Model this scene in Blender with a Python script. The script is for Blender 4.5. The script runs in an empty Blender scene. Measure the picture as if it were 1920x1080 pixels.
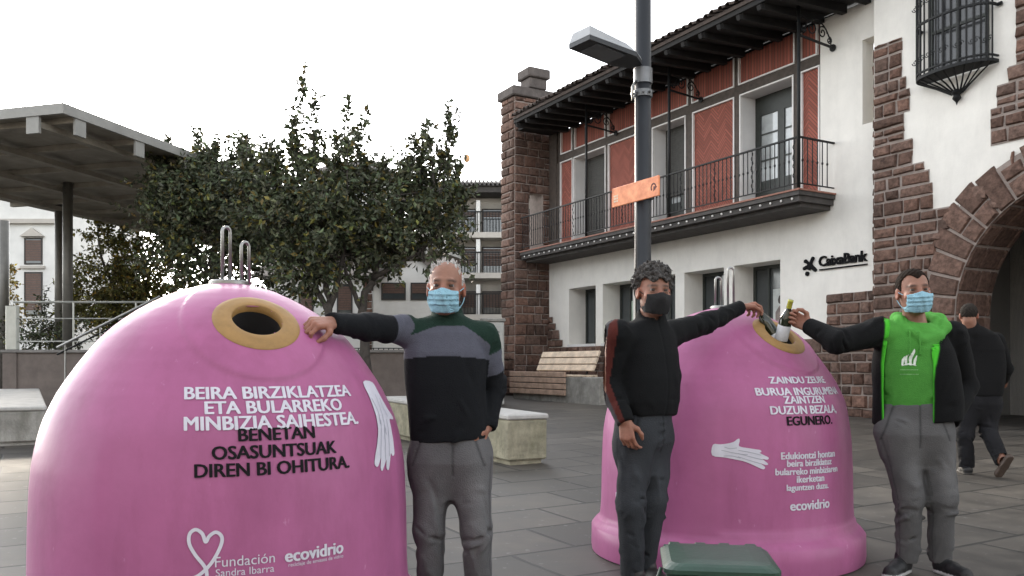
import bpy, math, random
import numpy as np
from mathutils import Vector, Matrix

S = bpy.context.scene
C = S.collection
R = math.radians

# ---------------------------------------------------------------- camera
CAM_Z, FPX, HZ = 1.19, 1600.0, 685.0        # eye height, focal length and horizon row on a 1920x1080 frame
cd = bpy.data.cameras.new('camera')
cam = bpy.data.objects.new('camera', cd)
C.objects.link(cam)
cam.location = (0, 0, CAM_Z)
cam.rotation_euler = (R(90), 0, 0)
cd.sensor_width = 36
cd.lens = 36 * FPX / 1920
cd.shift_y = (HZ - 540) / 1920
cd.clip_start, cd.clip_end = 0.1, 1000
S.camera = cam
S.render.resolution_x, S.render.resolution_y = 1920, 1080

# ---------------------------------------------------------------- sky, sun, exposure
SUN_AZ, SUN_EL = R(-27), R(18)               # azimuth from +Y towards +X
w = bpy.data.worlds.new('World')
S.world = w
w.use_nodes = True
nt = w.node_tree
nt.nodes.clear()
sky = nt.nodes.new('ShaderNodeTexSky')
sky.sky_type = 'NISHITA'
sky.sun_disc = False
sky.sun_elevation = SUN_EL
sky.sun_rotation = SUN_AZ
sky.altitude = 0
sky.air_density = 1.0
sky.dust_density = 1.0
sky.ozone_density = 1.0
bg = nt.nodes.new('ShaderNodeBackground')
bg.inputs['Strength'].default_value = 0.15
hsv = nt.nodes.new('ShaderNodeHueSaturation')
hsv.inputs['Saturation'].default_value = 0.2   # milky overcast light
wo = nt.nodes.new('ShaderNodeOutputWorld')
nt.links.new(sky.outputs[0], hsv.inputs['Color'])
nt.links.new(hsv.outputs[0], bg.inputs['Color'])
nt.links.new(bg.outputs[0], wo.inputs['Surface'])
sd = bpy.data.lights.new('sun', 'SUN')
sd.energy = .75
sd.angle = R(10)
sd.color = (1.0, 0.86, 0.68)
sun = bpy.data.objects.new('sun', sd)
C.objects.link(sun)
sv = Vector((math.sin(SUN_AZ) * math.cos(SUN_EL), math.cos(SUN_AZ) * math.cos(SUN_EL), math.sin(SUN_EL)))
sun.rotation_euler = sv.to_track_quat('Z', 'Y').to_euler()
sun.location = (0, 0, 30)
S.view_settings.view_transform = 'Standard'
S.view_settings.look = 'None'
S.view_settings.gamma = 1
S.view_settings.exposure = 2.25

# ---------------------------------------------------------------- helpers
def px(u, v, Y):
    return np.array([(u - 960) / FPX * Y, Y, CAM_Z + (HZ - v) / FPX * Y])

def gz(y):                                   # the square rises gently away from the camera
    if y < 5.2: return 0.0
    if y < 16: return 0.022 * (y - 5.2)
    return 0.022 * 10.8 + 0.008 * (min(y, 60) - 16)

_m = {}
def mat(name, col, rough=.7, var=.2, vs=6., bump=0., bs=40., metal=0., attr=None, spec=.5, col2=None, coat=0., stain=0., stainc=(.05,.045,.04), trans=0.):
    if name in _m: return _m[name]
    m = bpy.data.materials.new(name)
    m.use_nodes = True
    t = m.node_tree; N = t.nodes; L = t.links
    b = N['Principled BSDF']
    tc = N.new('ShaderNodeTexCoord')
    no = N.new('ShaderNodeTexNoise'); no.inputs['Scale'].default_value = vs; no.inputs['Detail'].default_value = 6; no.inputs['Roughness'].default_value = .65
    L.new(tc.outputs['Object'], no.inputs['Vector'])
    rp = N.new('ShaderNodeValToRGB')
    lo = [c * (1 - var) for c in col]; hi = [min(1, c * (1 + var)) for c in (col2 or col)]
    rp.color_ramp.elements[0].position = .3; rp.color_ramp.elements[1].position = .7
    rp.color_ramp.elements[0].color = (*lo, 1); rp.color_ramp.elements[1].color = (*hi, 1)
    L.new(no.outputs['Fac'], rp.inputs['Fac'])
    out = rp.outputs['Color']
    if attr:
        a = N.new('ShaderNodeAttribute'); a.attribute_name = attr
        mx = N.new('ShaderNodeMix'); mx.data_type = 'RGBA'; mx.blend_type = 'MULTIPLY'; mx.inputs[0].default_value = 1
        L.new(a.outputs['Color'], mx.inputs[6]); L.new(out, mx.inputs[7]); out = mx.outputs[2]
    if stain:
        n2 = N.new('ShaderNodeTexNoise'); n2.inputs['Scale'].default_value = 1.7; n2.inputs['Detail'].default_value = 8; n2.inputs['Roughness'].default_value = .7
        mp = N.new('ShaderNodeMapping'); mp.inputs['Scale'].default_value = (1.6, 1.6, .45)
        L.new(tc.outputs['Object'], mp.inputs['Vector']); L.new(mp.outputs[0], n2.inputs['Vector'])
        r2 = N.new('ShaderNodeValToRGB'); r2.color_ramp.elements[0].position = .48; r2.color_ramp.elements[1].position = .75
        r2.color_ramp.elements[1].color = (stain, stain, stain, 1)
        L.new(n2.outputs['Fac'], r2.inputs['Fac'])
        mx = N.new('ShaderNodeMix'); mx.data_type = 'RGBA'
        L.new(r2.outputs['Color'], mx.inputs[0]); L.new(out, mx.inputs[6]); mx.inputs[7].default_value = (*stainc, 1); out = mx.outputs[2]
    L.new(out, b.inputs['Base Color'])
    b.inputs['Roughness'].default_value = rough
    b.inputs['Metallic'].default_value = metal
    b.inputs['Specular IOR Level'].default_value = spec
    b.inputs['Coat Weight'].default_value = coat
    b.inputs['Coat Roughness'].default_value = .12
    if trans:
        b.inputs['Transmission Weight'].default_value = trans
    if bump:
        n3 = N.new('ShaderNodeTexNoise'); n3.inputs['Scale'].default_value = bs; n3.inputs['Detail'].default_value = 4
        L.new(tc.outputs['Object'], n3.inputs['Vector'])
        bp = N.new('ShaderNodeBump'); bp.inputs['Strength'].default_value = bump; bp.inputs['Distance'].default_value = .02
        L.new(n3.outputs['Fac'], bp.inputs['Height']); L.new(bp.outputs[0], b.inputs['Normal'])
    _m[name] = m
    return m

def tag(o, label=None, cat=None, group=None, kind=None):
    if label: o['label'] = label
    if cat: o['category'] = cat
    if group: o['group'] = group
    if kind: o['kind'] = kind
    return o

def empty(name, loc=(0, 0, 0), rz=0., label=None, cat=None, group=None):
    o = bpy.data.objects.new(name, None)
    o.empty_display_size = .2
    o.location = loc; o.rotation_euler = (0, 0, rz)
    C.objects.link(o)
    return tag(o, label, cat, group)

def link(name, V, F, m, parent=None, loc=(0, 0, 0), smooth=False, cols=None, mi=None, label=None):
    me = bpy.data.meshes.new(name)
    me.from_pydata([tuple(map(float, v)) for v in V], [], [tuple(map(int, f)) for f in F])
    for q in (m if isinstance(m, (list, tuple)) else [m]): me.materials.append(q)
    if smooth: me.polygons.foreach_set('use_smooth', [True] * len(me.polygons))
    if mi is not None: me.polygons.foreach_set('material_index', [int(x) for x in mi])
    if cols is not None:
        a = me.color_attributes.new('Col', 'FLOAT_COLOR', 'POINT')
        cc = np.ones((len(V), 4), np.float32); cc[:, :3] = cols
        a.data.foreach_set('color', cc.ravel())
    me.update()
    o = bpy.data.objects.new(name, me)
    o.location = loc
    C.objects.link(o)
    if parent is not None: o.parent = parent
    if label: o['label'] = label
    return o

def copy_tree(o, parent=None, **kw):
    c = o.copy(); C.objects.link(c)
    if parent is not None: c.parent = parent
    for ch in [x for x in bpy.data.objects if x.parent == o]:
        copy_tree(ch, c)
    return c

class MB:
    """collects boxes, tubes and plates into one mesh"""
    def __init__(s): s.V = []; s.F = []; s.c = []; s.col = None
    def add(s, V, F, col=None):
        k = len(s.V); s.V += [tuple(v) for v in V]; s.F += [tuple(i + k for i in f) for f in F]
        s.c += [col or (1, 1, 1)] * len(V)
        return s
    def box(s, x0, x1, y0, y1, z0, z1, col=None):
        V = [(x, y, z) for z in (z0, z1) for y in (y0, y1) for x in (x0, x1)]
        return s.add(V, [(0, 2, 3, 1), (4, 5, 7, 6), (0, 1, 5, 4), (2, 6, 7, 3), (0, 4, 6, 2), (1, 3, 7, 5)], col)
    def bbox(s, x0, x1, y0, y1, z0, z1, b=.01, col=None):
        """box with chamfered edges"""
        xs, ys, zs = (x0, x1), (y0, y1), (z0, z1)
        V = []; idx = {}
        for i in (0, 1):
            for j in (0, 1):
                for k in (0, 1):
                    sx, sy, sz = (1 - 2 * i), (1 - 2 * j), (1 - 2 * k)
                    c = (xs[i], ys[j], zs[k])
                    idx[i, j, k, 0] = len(V); V.append((c[0], c[1] + sy * b, c[2] + sz * b))
                    idx[i, j, k, 1] = len(V); V.append((c[0] + sx * b, c[1], c[2] + sz * b))
                    idx[i, j, k, 2] = len(V); V.append((c[0] + sx * b, c[1] + sy * b, c[2]))
        F = []
        for i in (0, 1):
            q = [idx[i, 0, 0, 0], idx[i, 1, 0, 0], idx[i, 1, 1, 0], idx[i, 0, 1, 0]]; F.append(q if i else q[::-1])
            q = [idx[0, i, 0, 1], idx[1, i, 0, 1], idx[1, i, 1, 1], idx[0, i, 1, 1]]; F.append(q[::-1] if i else q)
            q = [idx[0, 0, i, 2], idx[1, 0, i, 2], idx[1, 1, i, 2], idx[0, 1, i, 2]]; F.append(q if i else q[::-1])
        for i in (0, 1):
            for j in (0, 1):
                F.append([idx[i, j, 0, 0], idx[i, j, 0, 1], idx[i, j, 1, 1], idx[i, j, 1, 0]])
                F.append([idx[i, 0, j, 0], idx[i, 0, j, 2], idx[i, 1, j, 2], idx[i, 1, j, 0]])
                F.append([idx[0, i, j, 1], idx[0, i, j, 2], idx[1, i, j, 2], idx[1, i, j, 1]])
        for i in (0, 1):
            for j in (0, 1):
                for k in (0, 1): F.append([idx[i, j, k, 0], idx[i, j, k, 1], idx[i, j, k, 2]])
        return s.add(V, F, col)
    def obox(s, a, b, wd, ht, col=None, up=(0, 0, 1)):
        """bar of section wd x ht from a to b"""
        a = Vector(a); b = Vector(b); d = (b - a).normalized(); u = Vector(up)
        if abs(d.dot(u)) > .98: u = Vector((0, 1, 0))
        sd = d.cross(u).normalized(); u = sd.cross(d)
        V = []
        for p in (a, b):
            for i, j in ((-1, -1), (1, -1), (1, 1), (-1, 1)): V.append(p + sd * (i * wd / 2) + u * (j * ht / 2))
        return s.add(V, [(3, 2, 1, 0), (4, 5, 6, 7), (0, 1, 5, 4), (1, 2, 6, 5), (2, 3, 7, 6), (3, 0, 4, 7)], col)
    def tube(s, pts, rad, n=8, col=None, cap=True):
        P = [Vector(p) for p in pts]; k = len(P)
        rr = rad if isinstance(rad, (list, tuple)) else [rad] * k
        V = []; F = []
        u = None
        for i in range(k):
            d = (P[min(i + 1, k - 1)] - P[max(i - 1, 0)]).normalized()
            if u is None:
                u = d.orthogonal().normalized()
            else:
                u = (u - d * u.dot(d))
                u = u.normalized() if u.length > 1e-6 else d.orthogonal().normalized()
            w_ = d.cross(u)
            for j in range(n):
                a = 2 * math.pi * j / n
                V.append(P[i] + (u * math.cos(a) + w_ * math.sin(a)) * rr[i])
        for i in range(k - 1):
            for j in range(n):
                F.append((i * n + j, i * n + (j + 1) % n, (i + 1) * n + (j + 1) % n, (i + 1) * n + j))
        if cap:
            F.append(tuple(range(n))[::-1]); F.append(tuple((k - 1) * n + j for j in range(n)))
        return s.add(V, F, col)
    def lathe(s, prof, n=24, col=None, axis=None, origin=(0, 0, 0)):
        """prof: (r, z); optional axis direction"""
        q = Vector((0, 0, 1)).rotation_difference(Vector(axis)) if axis is not None else None
        V = []; F = []; o = Vector(origin)
        for r, z in prof:
            for j in range(n):
                a = 2 * math.pi * j / n
                p = Vector((r * math.cos(a), r * math.sin(a), z))
                if q: p = q @ p
                V.append(p + o)
        for i in range(len(prof) - 1):
            for j in range(n):
                F.append((i * n + j, i * n + (j + 1) % n, (i + 1) * n + (j + 1) % n, (i + 1) * n + j))
        F.append(tuple(range(n))[::-1]); F.append(tuple((len(prof) - 1) * n + j for j in range(n)))
        return s.add(V, F, col)
    def build(s, name, m, parent=None, loc=(0, 0, 0), smooth=False, label=None, cols=False):
        return link(name, s.V, s.F, m, parent, loc, smooth, cols=np.array(s.c) if cols else None, label=label)

def text_mesh(txt, size, bold=0., spacing=1., align='CENTER', shear=0.):
    cu = bpy.data.curves.new('lettering', 'FONT')
    cu.body = txt; cu.size = size; cu.align_x = align; cu.offset = bold; cu.space_character = spacing; cu.shear = shear
    cu.resolution_u = 3
    o = bpy.data.objects.new('lettering', cu)
    C.objects.link(o)
    bpy.context.view_layer.update()
    me = bpy.data.meshes.new_from_object(o.evaluated_get(bpy.context.evaluated_depsgraph_get()))
    V = [(v.co.x, v.co.y) for v in me.vertices]; F = [tuple(p.vertices) for p in me.polygons]
    bpy.data.objects.remove(o); bpy.data.curves.remove(cu); bpy.data.meshes.remove(me)
    return V, F

# ---------------------------------------------------------------- ground
FA = math.atan2(-.8669, .4984)               # direction of the bank facade
def paving_mat():
    m = bpy.data.materials.new('stone_paving'); m.use_nodes = True
    t = m.node_tree; N = t.nodes; L = t.links; b = N['Principled BSDF']
    tc = N.new('ShaderNodeTexCoord')
    mp = N.new('ShaderNodeMapping'); mp.inputs['Rotation'].default_value = (0, 0, -(FA + R(90)))
    mp.inputs['Location'].default_value = (.2, .35, 0)
    L.new(tc.outputs['Object'], mp.inputs['Vector'])
    wn = N.new('ShaderNodeTexNoise'); wn.inputs['Scale'].default_value = 1.3; wn.inputs['Detail'].default_value = 3
    L.new(mp.outputs[0], wn.inputs['Vector'])
    wm = N.new('ShaderNodeMix'); wm.data_type = 'RGBA'; wm.blend_type = 'LINEAR_LIGHT'; wm.inputs[0].default_value = .012
    L.new(mp.outputs[0], wm.inputs[6]); L.new(wn.outputs['Color'], wm.inputs[7])
    br = N.new('ShaderNodeTexBrick')
    br.inputs['Scale'].default_value = 1.0
    br.inputs['Brick Width'].default_value = .95; br.inputs['Row Height'].default_value = .62
    br.inputs['Mortar Size'].default_value = .017; br.inputs['Mortar Smooth'].default_value = .35
    br.inputs['Color1'].default_value = (.045, .0415, .037, 1); br.inputs['Color2'].default_value = (.090, .082, .072, 1)
    br.inputs['Mortar'].default_value = (.012, .011, .010, 1)
    br.inputs['Bias'].default_value = -.1
    L.new(wm.outputs[2], br.inputs['Vector'])
    n1 = N.new('ShaderNodeTexNoise'); n1.inputs['Scale'].default_value = 2.2; n1.inputs['Detail'].default_value = 9; n1.inputs['Roughness'].default_value = .7
    L.new(tc.outputs['Object'], n1.inputs['Vector'])
    r1 = N.new('ShaderNodeValToRGB'); r1.color_ramp.elements[0].position = .3; r1.color_ramp.elements[1].position = .72
    r1.color_ramp.elements[0].color = (.45, .44, .43, 1); r1.color_ramp.elements[1].color = (1.5, 1.45, 1.36, 1)
    L.new(n1.outputs['Fac'], r1.inputs['Fac'])
    mx = N.new('ShaderNodeMix'); mx.data_type = 'RGBA'; mx.blend_type = 'MULTIPLY'; mx.inputs[0].default_value = 1
    L.new(br.outputs['Color'], mx.inputs[6]); L.new(r1.outputs[0], mx.inputs[7])
    # pale flecks of trodden gum and wear
    vo = N.new('ShaderNodeTexNoise'); vo.inputs['Scale'].default_value = 14; vo.inputs['Detail'].default_value = 3
    L.new(tc.outputs['Object'], vo.inputs['Vector'])
    r2 = N.new('ShaderNodeValToRGB'); r2.color_ramp.elements[0].position = .665; r2.color_ramp.elements[1].position = .72
    r2.color_ramp.elements[1].color = (.45, .45, .45, 1)
    L.new(vo.outputs['Fac'], r2.inputs['Fac'])
    m2 = N.new('ShaderNodeMix'); m2.data_type = 'RGBA'; m2.inputs[7].default_value = (.19, .185, .18, 1)
    L.new(r2.outputs[0], m2.inputs[0]); L.new(mx.outputs[2], m2.inputs[6])
    L.new(m2.outputs[2], b.inputs['Base Color'])
    rr = N.new('ShaderNodeMapRange'); rr.inputs['To Min'].default_value = .42; rr.inputs['To Max'].default_value = .75
    L.new(n1.outputs['Fac'], rr.inputs['Value']); L.new(rr.outputs[0], b.inputs['Roughness'])
    ad = N.new('ShaderNodeMath'); ad.operation = 'MULTIPLY_ADD'; ad.inputs[1].default_value = .25
    iv = N.new('ShaderNodeMath'); iv.operation = 'SUBTRACT'; iv.inputs[0].default_value = 1
    L.new(br.outputs['Fac'], iv.inputs[1])
    L.new(n1.outputs['Fac'], ad.inputs[0]); L.new(iv.outputs[0], ad.inputs[2])
    bp = N.new('ShaderNodeBump'); bp.inputs['Strength'].default_value = .55; bp.inputs['Distance'].default_value = .012
    L.new(ad.outputs[0], bp.inputs['Height']); L.new(bp.outputs[0], b.inputs['Normal'])
    return m
ys = [-30, 0, 5.2, 8, 12, 16, 25, 40, 60, 120, 400]
V = []; F = []
for y in ys:
    for x in (-400, -60, 0, 60, 400): V.append((x, y, gz(y)))
for i in range(len(ys) - 1):
    for j in range(4): F.append((i * 5 + j, i * 5 + j + 1, i * 5 + j + 6, i * 5 + j + 5))
tag(link('ground', V, F, paving_mat()), kind='structure')

# ---------------------------------------------------------------- pink igloo bottle banks
PROF = [(0, .845), (.03, .85), (.155, .848), (.185, .825), (.20, .806), (.225, .793), (.30, .787), (.55, .783), (.70, .777), (.785, .770), (.86, .757), (.925, .742), (.98, .724), (1.028, .702), (1.08, .677), (1.13, .647),
        (1.2, .600), (1.26, .556), (1.307, .517), (1.35, .474), (1.385, .433), (1.425, .378), (1.462, .316), (1.49, .262), (1.515, .203), (1.54, .12), (1.552, .06), (1.556, 0)]
PZ = np.array([p[0] for p in PROF]); PR = np.array([p[1] for p in PROF])
def sst(a, b, x):
    t = np.clip((x - a) / (b - a), 0, 1); return t * t * (3 - 2 * t)
FRONT = R(32)
def bin_r(z, az, ):
    """radius of the moulded shell; a shallow raised shield surrounds the mouth"""
    r = np.interp(z, PZ, PR)
    da = np.abs((az - FRONT + math.pi) % (2 * math.pi) - math.pi)
    # lower outline of the shield
    zl = 1.135 + .36 * (da / R(46)) ** 2
    sh = sst(-.012, .012, z - zl) * sst(1.56, 1.50, z) * sst(R(60), R(54), da)
    r = r + .013 * sh
    # flat pressed front field under the lettering
    fld = sst(R(50), R(45), da) * sst(.235, .262, z) * sst(1.0, .8, z)
    r = r - .010 * fld
    # two pressed ribs on the flanks
    for c in (R(100), R(215), R(-95)):
        d2 = np.abs((az - c + math.pi) % (2 * math.pi) - math.pi)
        r = r - .012 * sst(R(4), R(1.5), d2) * sst(.3, .4, z) * sst(1.3, 1.1, z)
    return r
def bpt(z, az, off=0.):
    r = float(bin_r(np.float64(z), np.float64(az))) + off
    return np.array([r * math.sin(az), -r * math.cos(az), z])
_zz = np.linspace(.2, 1.5, 800)
_rr = np.interp(_zz, PZ, PR)
_ss = np.concatenate([[0], np.cumsum(np.hypot(np.diff(_zz), np.diff(_rr)))])
def wrap(V2, az0, z0, off=.0035):
    """lay flat artwork (x, y) on the shell round azimuth az0 and height z0"""
    s0 = np.interp(z0, _zz, _ss); out = []
    for x, y in V2:
        z = np.interp(s0 + y, _ss, _zz)
        r = np.interp(z, PZ, PR)
        az = az0 + x / (.6 * r + .4 * np.interp(z0, PZ, PR))
        e = 1e-3
        p = bpt(z, az)
        tz = bpt(z + e, az) - bpt(z - e, az); ta = bpt(z, az + e) - bpt(z, az - e)
        n = np.cross(ta, tz); n /= np.linalg.norm(n)
        out.append(p + n * off)
    return out
PINK = mat('pink_moulded_plastic', (.365, .112, .240), rough=.38, var=.10, vs=2.2, bump=.10, bs=11, spec=.20, stain=.75, stainc=(.255, .075, .158), coat=0.)
def scuffs(m, col, lo, hi, sc, stretch):
    t = m.node_tree; N = t.nodes; L = t.links; b = N['Principled BSDF']; src = b.inputs['Base Color'].links[0].from_socket
    tc = N.new('ShaderNodeTexCoord'); mp = N.new('ShaderNodeMapping'); mp.inputs['Scale'].default_value = stretch
    no = N.new('ShaderNodeTexNoise'); no.inputs['Scale'].default_value = sc; no.inputs['Detail'].default_value = 7; no.inputs['Roughness'].default_value = .62
    L.new(tc.outputs['Object'], mp.inputs['Vector']); L.new(mp.outputs[0], no.inputs['Vector'])
    rp = N.new('ShaderNodeValToRGB'); rp.color_ramp.elements[0].position = lo; rp.color_ramp.elements[1].position = hi
    rp.color_ramp.elements[1].color = (.55, .55, .55, 1)
    L.new(no.outputs['Fac'], rp.inputs[0])
    mx = N.new('ShaderNodeMix'); mx.data_type = 'RGBA'; mx.inputs[7].default_value = (*col, 1)
    L.new(rp.outputs[0], mx.inputs[0]); L.new(src, mx.inputs[6]); L.new(mx.outputs[2], b.inputs['Base Color'])
scuffs(PINK, (.60, .33, .48), .66, .74, 9, (1.6, 1.6, .8))
scuffs(PINK, (.12, .05, .07), .70, .80, 5, (2.2, 2.2, .25))
OCHRE = mat('ochre_rubber', (.29, .165, .050), rough=.6, var=.18, vs=14)
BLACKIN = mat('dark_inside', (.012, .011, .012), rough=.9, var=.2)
STEEL = mat('brushed_steel', (.30, .30, .29), rough=.42, var=.12, vs=20, metal=1.)
DWHITE = mat('white_print', (.58, .57, .64), rough=.5, var=.06, vs=18)
DBLACK = mat('black_print', (.009, .008, .010), rough=.7, var=.2, vs=18, spec=.15)
GREYP = mat('grey_print_line', (.35, .36, .42), rough=.5, var=.1)

def smooth_poly(P, sub=4, closed=True):
    P = [np.array(p, float) for p in P]; n = len(P); out = []
    for i in range(n):
        p0, p1, p2, p3 = P[i - 1], P[i], P[(i + 1) % n], P[(i + 2) % n]
        for k in range(sub):
            t = k / sub
            out.append(.5 * ((2 * p1) + (-p0 + p2) * t + (2 * p0 - 5 * p1 + 4 * p2 - p3) * t * t + (-p0 + 3 * p1 - 3 * p2 + p3) * t ** 3))
    return out
def fill_poly(P, g=.012):
    """triangulate an outline into small cells so that it can follow a curved shell"""
    from mathutils.geometry import delaunay_2d_cdt
    P = [Vector((float(p[0]), float(p[1]))) for p in P]; n = len(P)
    xs = [p.x for p in P]; ys_ = [p.y for p in P]; pts = list(P)
    def inside(x, y):
        c = False; j = n - 1
        for i in range(n):
            if (P[i].y > y) != (P[j].y > y) and x < (P[j].x - P[i].x) * (y - P[i].y) / (P[j].y - P[i].y) + P[i].x: c = not c
            j = i
        return c
    x = min(xs)
    while x < max(xs):
        y = min(ys_)
        while y < max(ys_):
            if inside(x, y): pts.append(Vector((x, y)))
            y += g
        x += g
    r = delaunay_2d_cdt(pts, [(i, (i + 1) % n) for i in range(n)], [list(range(n))], 1, 1e-5)
    return [(v.x, v.y) for v in r[0]], [tuple(f) for f in r[2]]
def stroke(pts, wd):
    """flat ribbon of width wd (number or list) along 2D points"""
    P = [np.array(p, float) for p in pts]; n = len(P); V = []; F = []
    for i in range(n):
        d = P[min(i + 1, n - 1)] - P[max(i - 1, 0)]; d /= (np.linalg.norm(d) + 1e-9)
        nn = np.array([-d[1], d[0]]); w_ = wd[i] if isinstance(wd, (list, tuple)) else wd
        V += [P[i] + nn * w_ / 2, P[i] - nn * w_ / 2]
    for i in range(n - 1): F.append((2 * i, 2 * i + 1, 2 * i + 3, 2 * i + 2))
    return [tuple(v) for v in V], F
def curve2(pts, sub=6):
    P = [np.array(p, float) for p in pts]; P = [2 * P[0] - P[1]] + P + [2 * P[-1] - P[-2]]; out = []
    for i in range(1, len(P) - 2):
        p0, p1, p2, p3 = P[i - 1:i + 3]
        for k in range(sub):
            t = k / sub
            out.append(.5 * ((2 * p1) + (-p0 + p2) * t + (2 * p0 - 5 * p1 + 4 * p2 - p3) * t * t + (-p0 + 3 * p1 - 3 * p2 + p3) * t ** 3))
    out.append(P[-2]); return out
class Art:
    def __init__(s): s.V = []; s.F = []
    def add(s, V3, F):
        k = len(s.V); s.V += list(V3); s.F += [tuple(i + k for i in f) for f in F]
def lettering(lines, m, parent, name, off=.0035):
    """lines: (text, az, z, width, bold) ; width = wanted width in metres"""
    for txt, az, z, wd, bold in lines:
        a = Art()
        V, F = text_mesh(txt, .1, 0)
        x0 = min(v[0] for v in V); x1 = max(v[0] for v in V); k = wd / (x1 - x0); cx = (x0 + x1) / 2
        sh = [(0, 0, 0)] if bold < .001 else [(-.0036, .0011, 0), (-.0018, -.0014, .0002), (0, .0014, .0004), (.0018, -.0014, .0006), (.0036, .0011, .0008)]
        for dx, dy, do in sh:
            a.add(wrap([((v[0] - cx + dx) * k, (v[1] - .035 + dy) * k) for v in V], R(az), z, off + do), F)
        o = link(name, a.V, a.F, m, parent)
    return o

def hand_art(flip, L):
    # open left hand seen from the back, fingers along -y, thumb side +x; unit length 1
    o = [(-.13, .0), (-.15, -.22), (-.17, -.40), (-.19, -.55), (-.24, -.70), (-.30, -.83), (-.33, -.92), (-.28, -.95), (-.22, -.88), (-.20, -.86), (-.23, -.96), (-.20, -1.0), (-.13, -.92), (-.10, -.89), (-.11, -.98), (-.06, -1.0), (-.01, -.90), (.03, -.83), (.05, -.86), (.09, -.84), (.10, -.74), (.11, -.62), (.12, -.50), (.15, -.45), (.24, -.46), (.30, -.45), (.28, -.41), (.22, -.36), (.17, -.26), (.13, -.12), (.11, 0)]
    o = [(x * L * flip, y * L) for x, y in o]
    return smooth_poly(o, 3)
def make_bin(name, loc, label, seed):
    root = empty(name, loc, 0, label, 'glass recycling bin', 'pink igloo glass recycling bins')
    # shell
    az = np.linspace(-math.pi, math.pi, 241)[:-1]
    zs = np.concatenate([[0, .03, .09, .155, .17, .185, .195, .2, .21, .225, .24, .25, .262, .28], np.arange(.31, 1.0, .03), np.arange(1.0, 1.5, .01), np.arange(1.5, 1.556, .007)])
    n = len(az); V = []; F = []
    for z in zs:
        r = bin_r(np.full(n, z), az)
        V += [(r[i] * math.sin(az[i]), -r[i] * math.cos(az[i]), z) for i in range(n)]
    # mouth frame
    zc = 1.375
    c = bpt(zc, FRONT)
    tz = bpt(zc + .04, FRONT) - bpt(zc - .04, FRONT); tz /= np.linalg.norm(tz)
    ta = bpt(zc, FRONT + .05) - bpt(zc, FRONT - .05); ta /= np.linalg.norm(ta)
    nn = np.cross(ta, tz); nn /= np.linalg.norm(nn)
    VV = np.array(V); q = VV - c
    d = np.sqrt((q @ ta) ** 2 + (q @ tz) ** 2); near = (np.abs(q @ nn) < .12) & (d < .112)
    for i in range(len(zs) - 1):
        for j in range(n):
            f = (i * n + j, i * n + (j + 1) % n, (i + 1) * n + (j + 1) % n, (i + 1) * n + j)
            if near[list(f)].all(): continue
            F.append(f)
    F.append(tuple((len(zs) - 1) * n + j for j in range(n)))
    link('body', V, F, PINK, root, smooth=True)
    def proj(x, y, off):
        o = c + ta * x + tz * y + nn * .3
        lo, hi = 0., .6
        for _ in range(26):
            mid = (lo + hi) / 2; p = o - nn * mid
            if math.hypot(p[0], p[1]) > bin_r(p[2], math.atan2(p[0], -p[1])): lo = mid
            else: hi = mid
        return o - nn * lo + nn * off
    rings = [(.172, .001), (.169, .0045), (.150, .006), (.125, .0065), (.104, .006), (.099, .003), (.098, -.03)]
    m_ = 72; V = []; F = []
    for rr, off in rings:
        for j in range(m_):
            a = 2 * math.pi * j / m_
            V.append(proj(rr * math.cos(a), rr * math.sin(a), off))
    for i in range(len(rings) - 1):
        for j in range(m_): F.append((i * m_ + j, i * m_ + (j + 1) % m_, (i + 1) * m_ + (j + 1) % m_, (i + 1) * m_ + j))
    link('mouth_ring', V, F, OCHRE, root, smooth=True)
    V = []; F = []
    for k, (rr, dp) in enumerate([(.0985, -.02), (.0985, -.30), (.02, -.31)]):
        for j in range(m_):
            a = 2 * math.pi * j / m_
            V.append(c + ta * rr * math.cos(a) + tz * rr * math.sin(a) + nn * (dp - .01))
    for i in range(2):
        for j in range(m_): F.append((i * m_ + j, i * m_ + (j + 1) % m_, (i + 1) * m_ + (j + 1) % m_, (i + 1) * m_ + j))
    F.append(tuple(2 * m_ + j for j in range(m_)))
    link('mouth_chute', V, F, BLACKIN, root, smooth=True)
    return root, (c, ta, tz, nn)

def hooks(root, xa, ha, xb, hb, ax):
    MB().lathe([(.085, 1.548), (.085, 1.560), (.078, 1.566), (.0, 1.566)], 32).build('hook_plate', STEEL, root)
    for x, h in ((xa, ha), (xb, hb)):
        p = []; hw = .021
        for k in range(13):
            a = math.pi * k / 12
            p.append((x - hw * math.cos(a) * ax[0], -hw * math.cos(a) * ax[1], 1.55 + h - hw + hw * math.sin(a)))
        p = [(x - hw * ax[0], -hw * ax[1], 1.552)] + p + [(x + hw * ax[0], hw * ax[1], 1.552)]
        MB().tube(p, .0075, 10).build('lifting_hook', STEEL, root, smooth=True)

B1 = np.array([-1.26, 3.80, 0.]); B2 = np.array([1.365, 5.50, gz(5.5)])
b1, M1 = make_bin('glass_bin', tuple(B1), 'pink igloo bottle bank nearest the camera with white heart ribbon print', 1)
hooks(b1, -.012, .255, .072, .188, (.55, .83))
b2, M2 = make_bin('glass_bin', tuple(B2), 'pink igloo bottle bank between the two men holding bottles', 2)
hooks(b2, -.035, .20, .045, .262, (.95, .3))
lettering([('BEIRA BIRZIKLATZEA', 33.5, 1.087, .665, .0026), ('ETA BULARREKO', 33.5, 1.034, .535, .0026), ('MINBIZIA SAIHESTEA.', 33.5, .979, .69, .0026)], DWHITE, b1, 'slogan_line')
lettering([('BENETAN', 32, .936, .285, .0026), ('OSASUNTSUAK', 32, .874, .475, .0026), ('DIREN BI OHITURA.', 32, .812, .60, .0026)], DBLACK, b1, 'slogan_line')
lettering([('Fundación', 22.5, .487, .21, .0004), ('Sandra Ibarra', 22.5, .448, .205, 0.)], DWHITE, b1, 'foundation_lettering')
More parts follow.
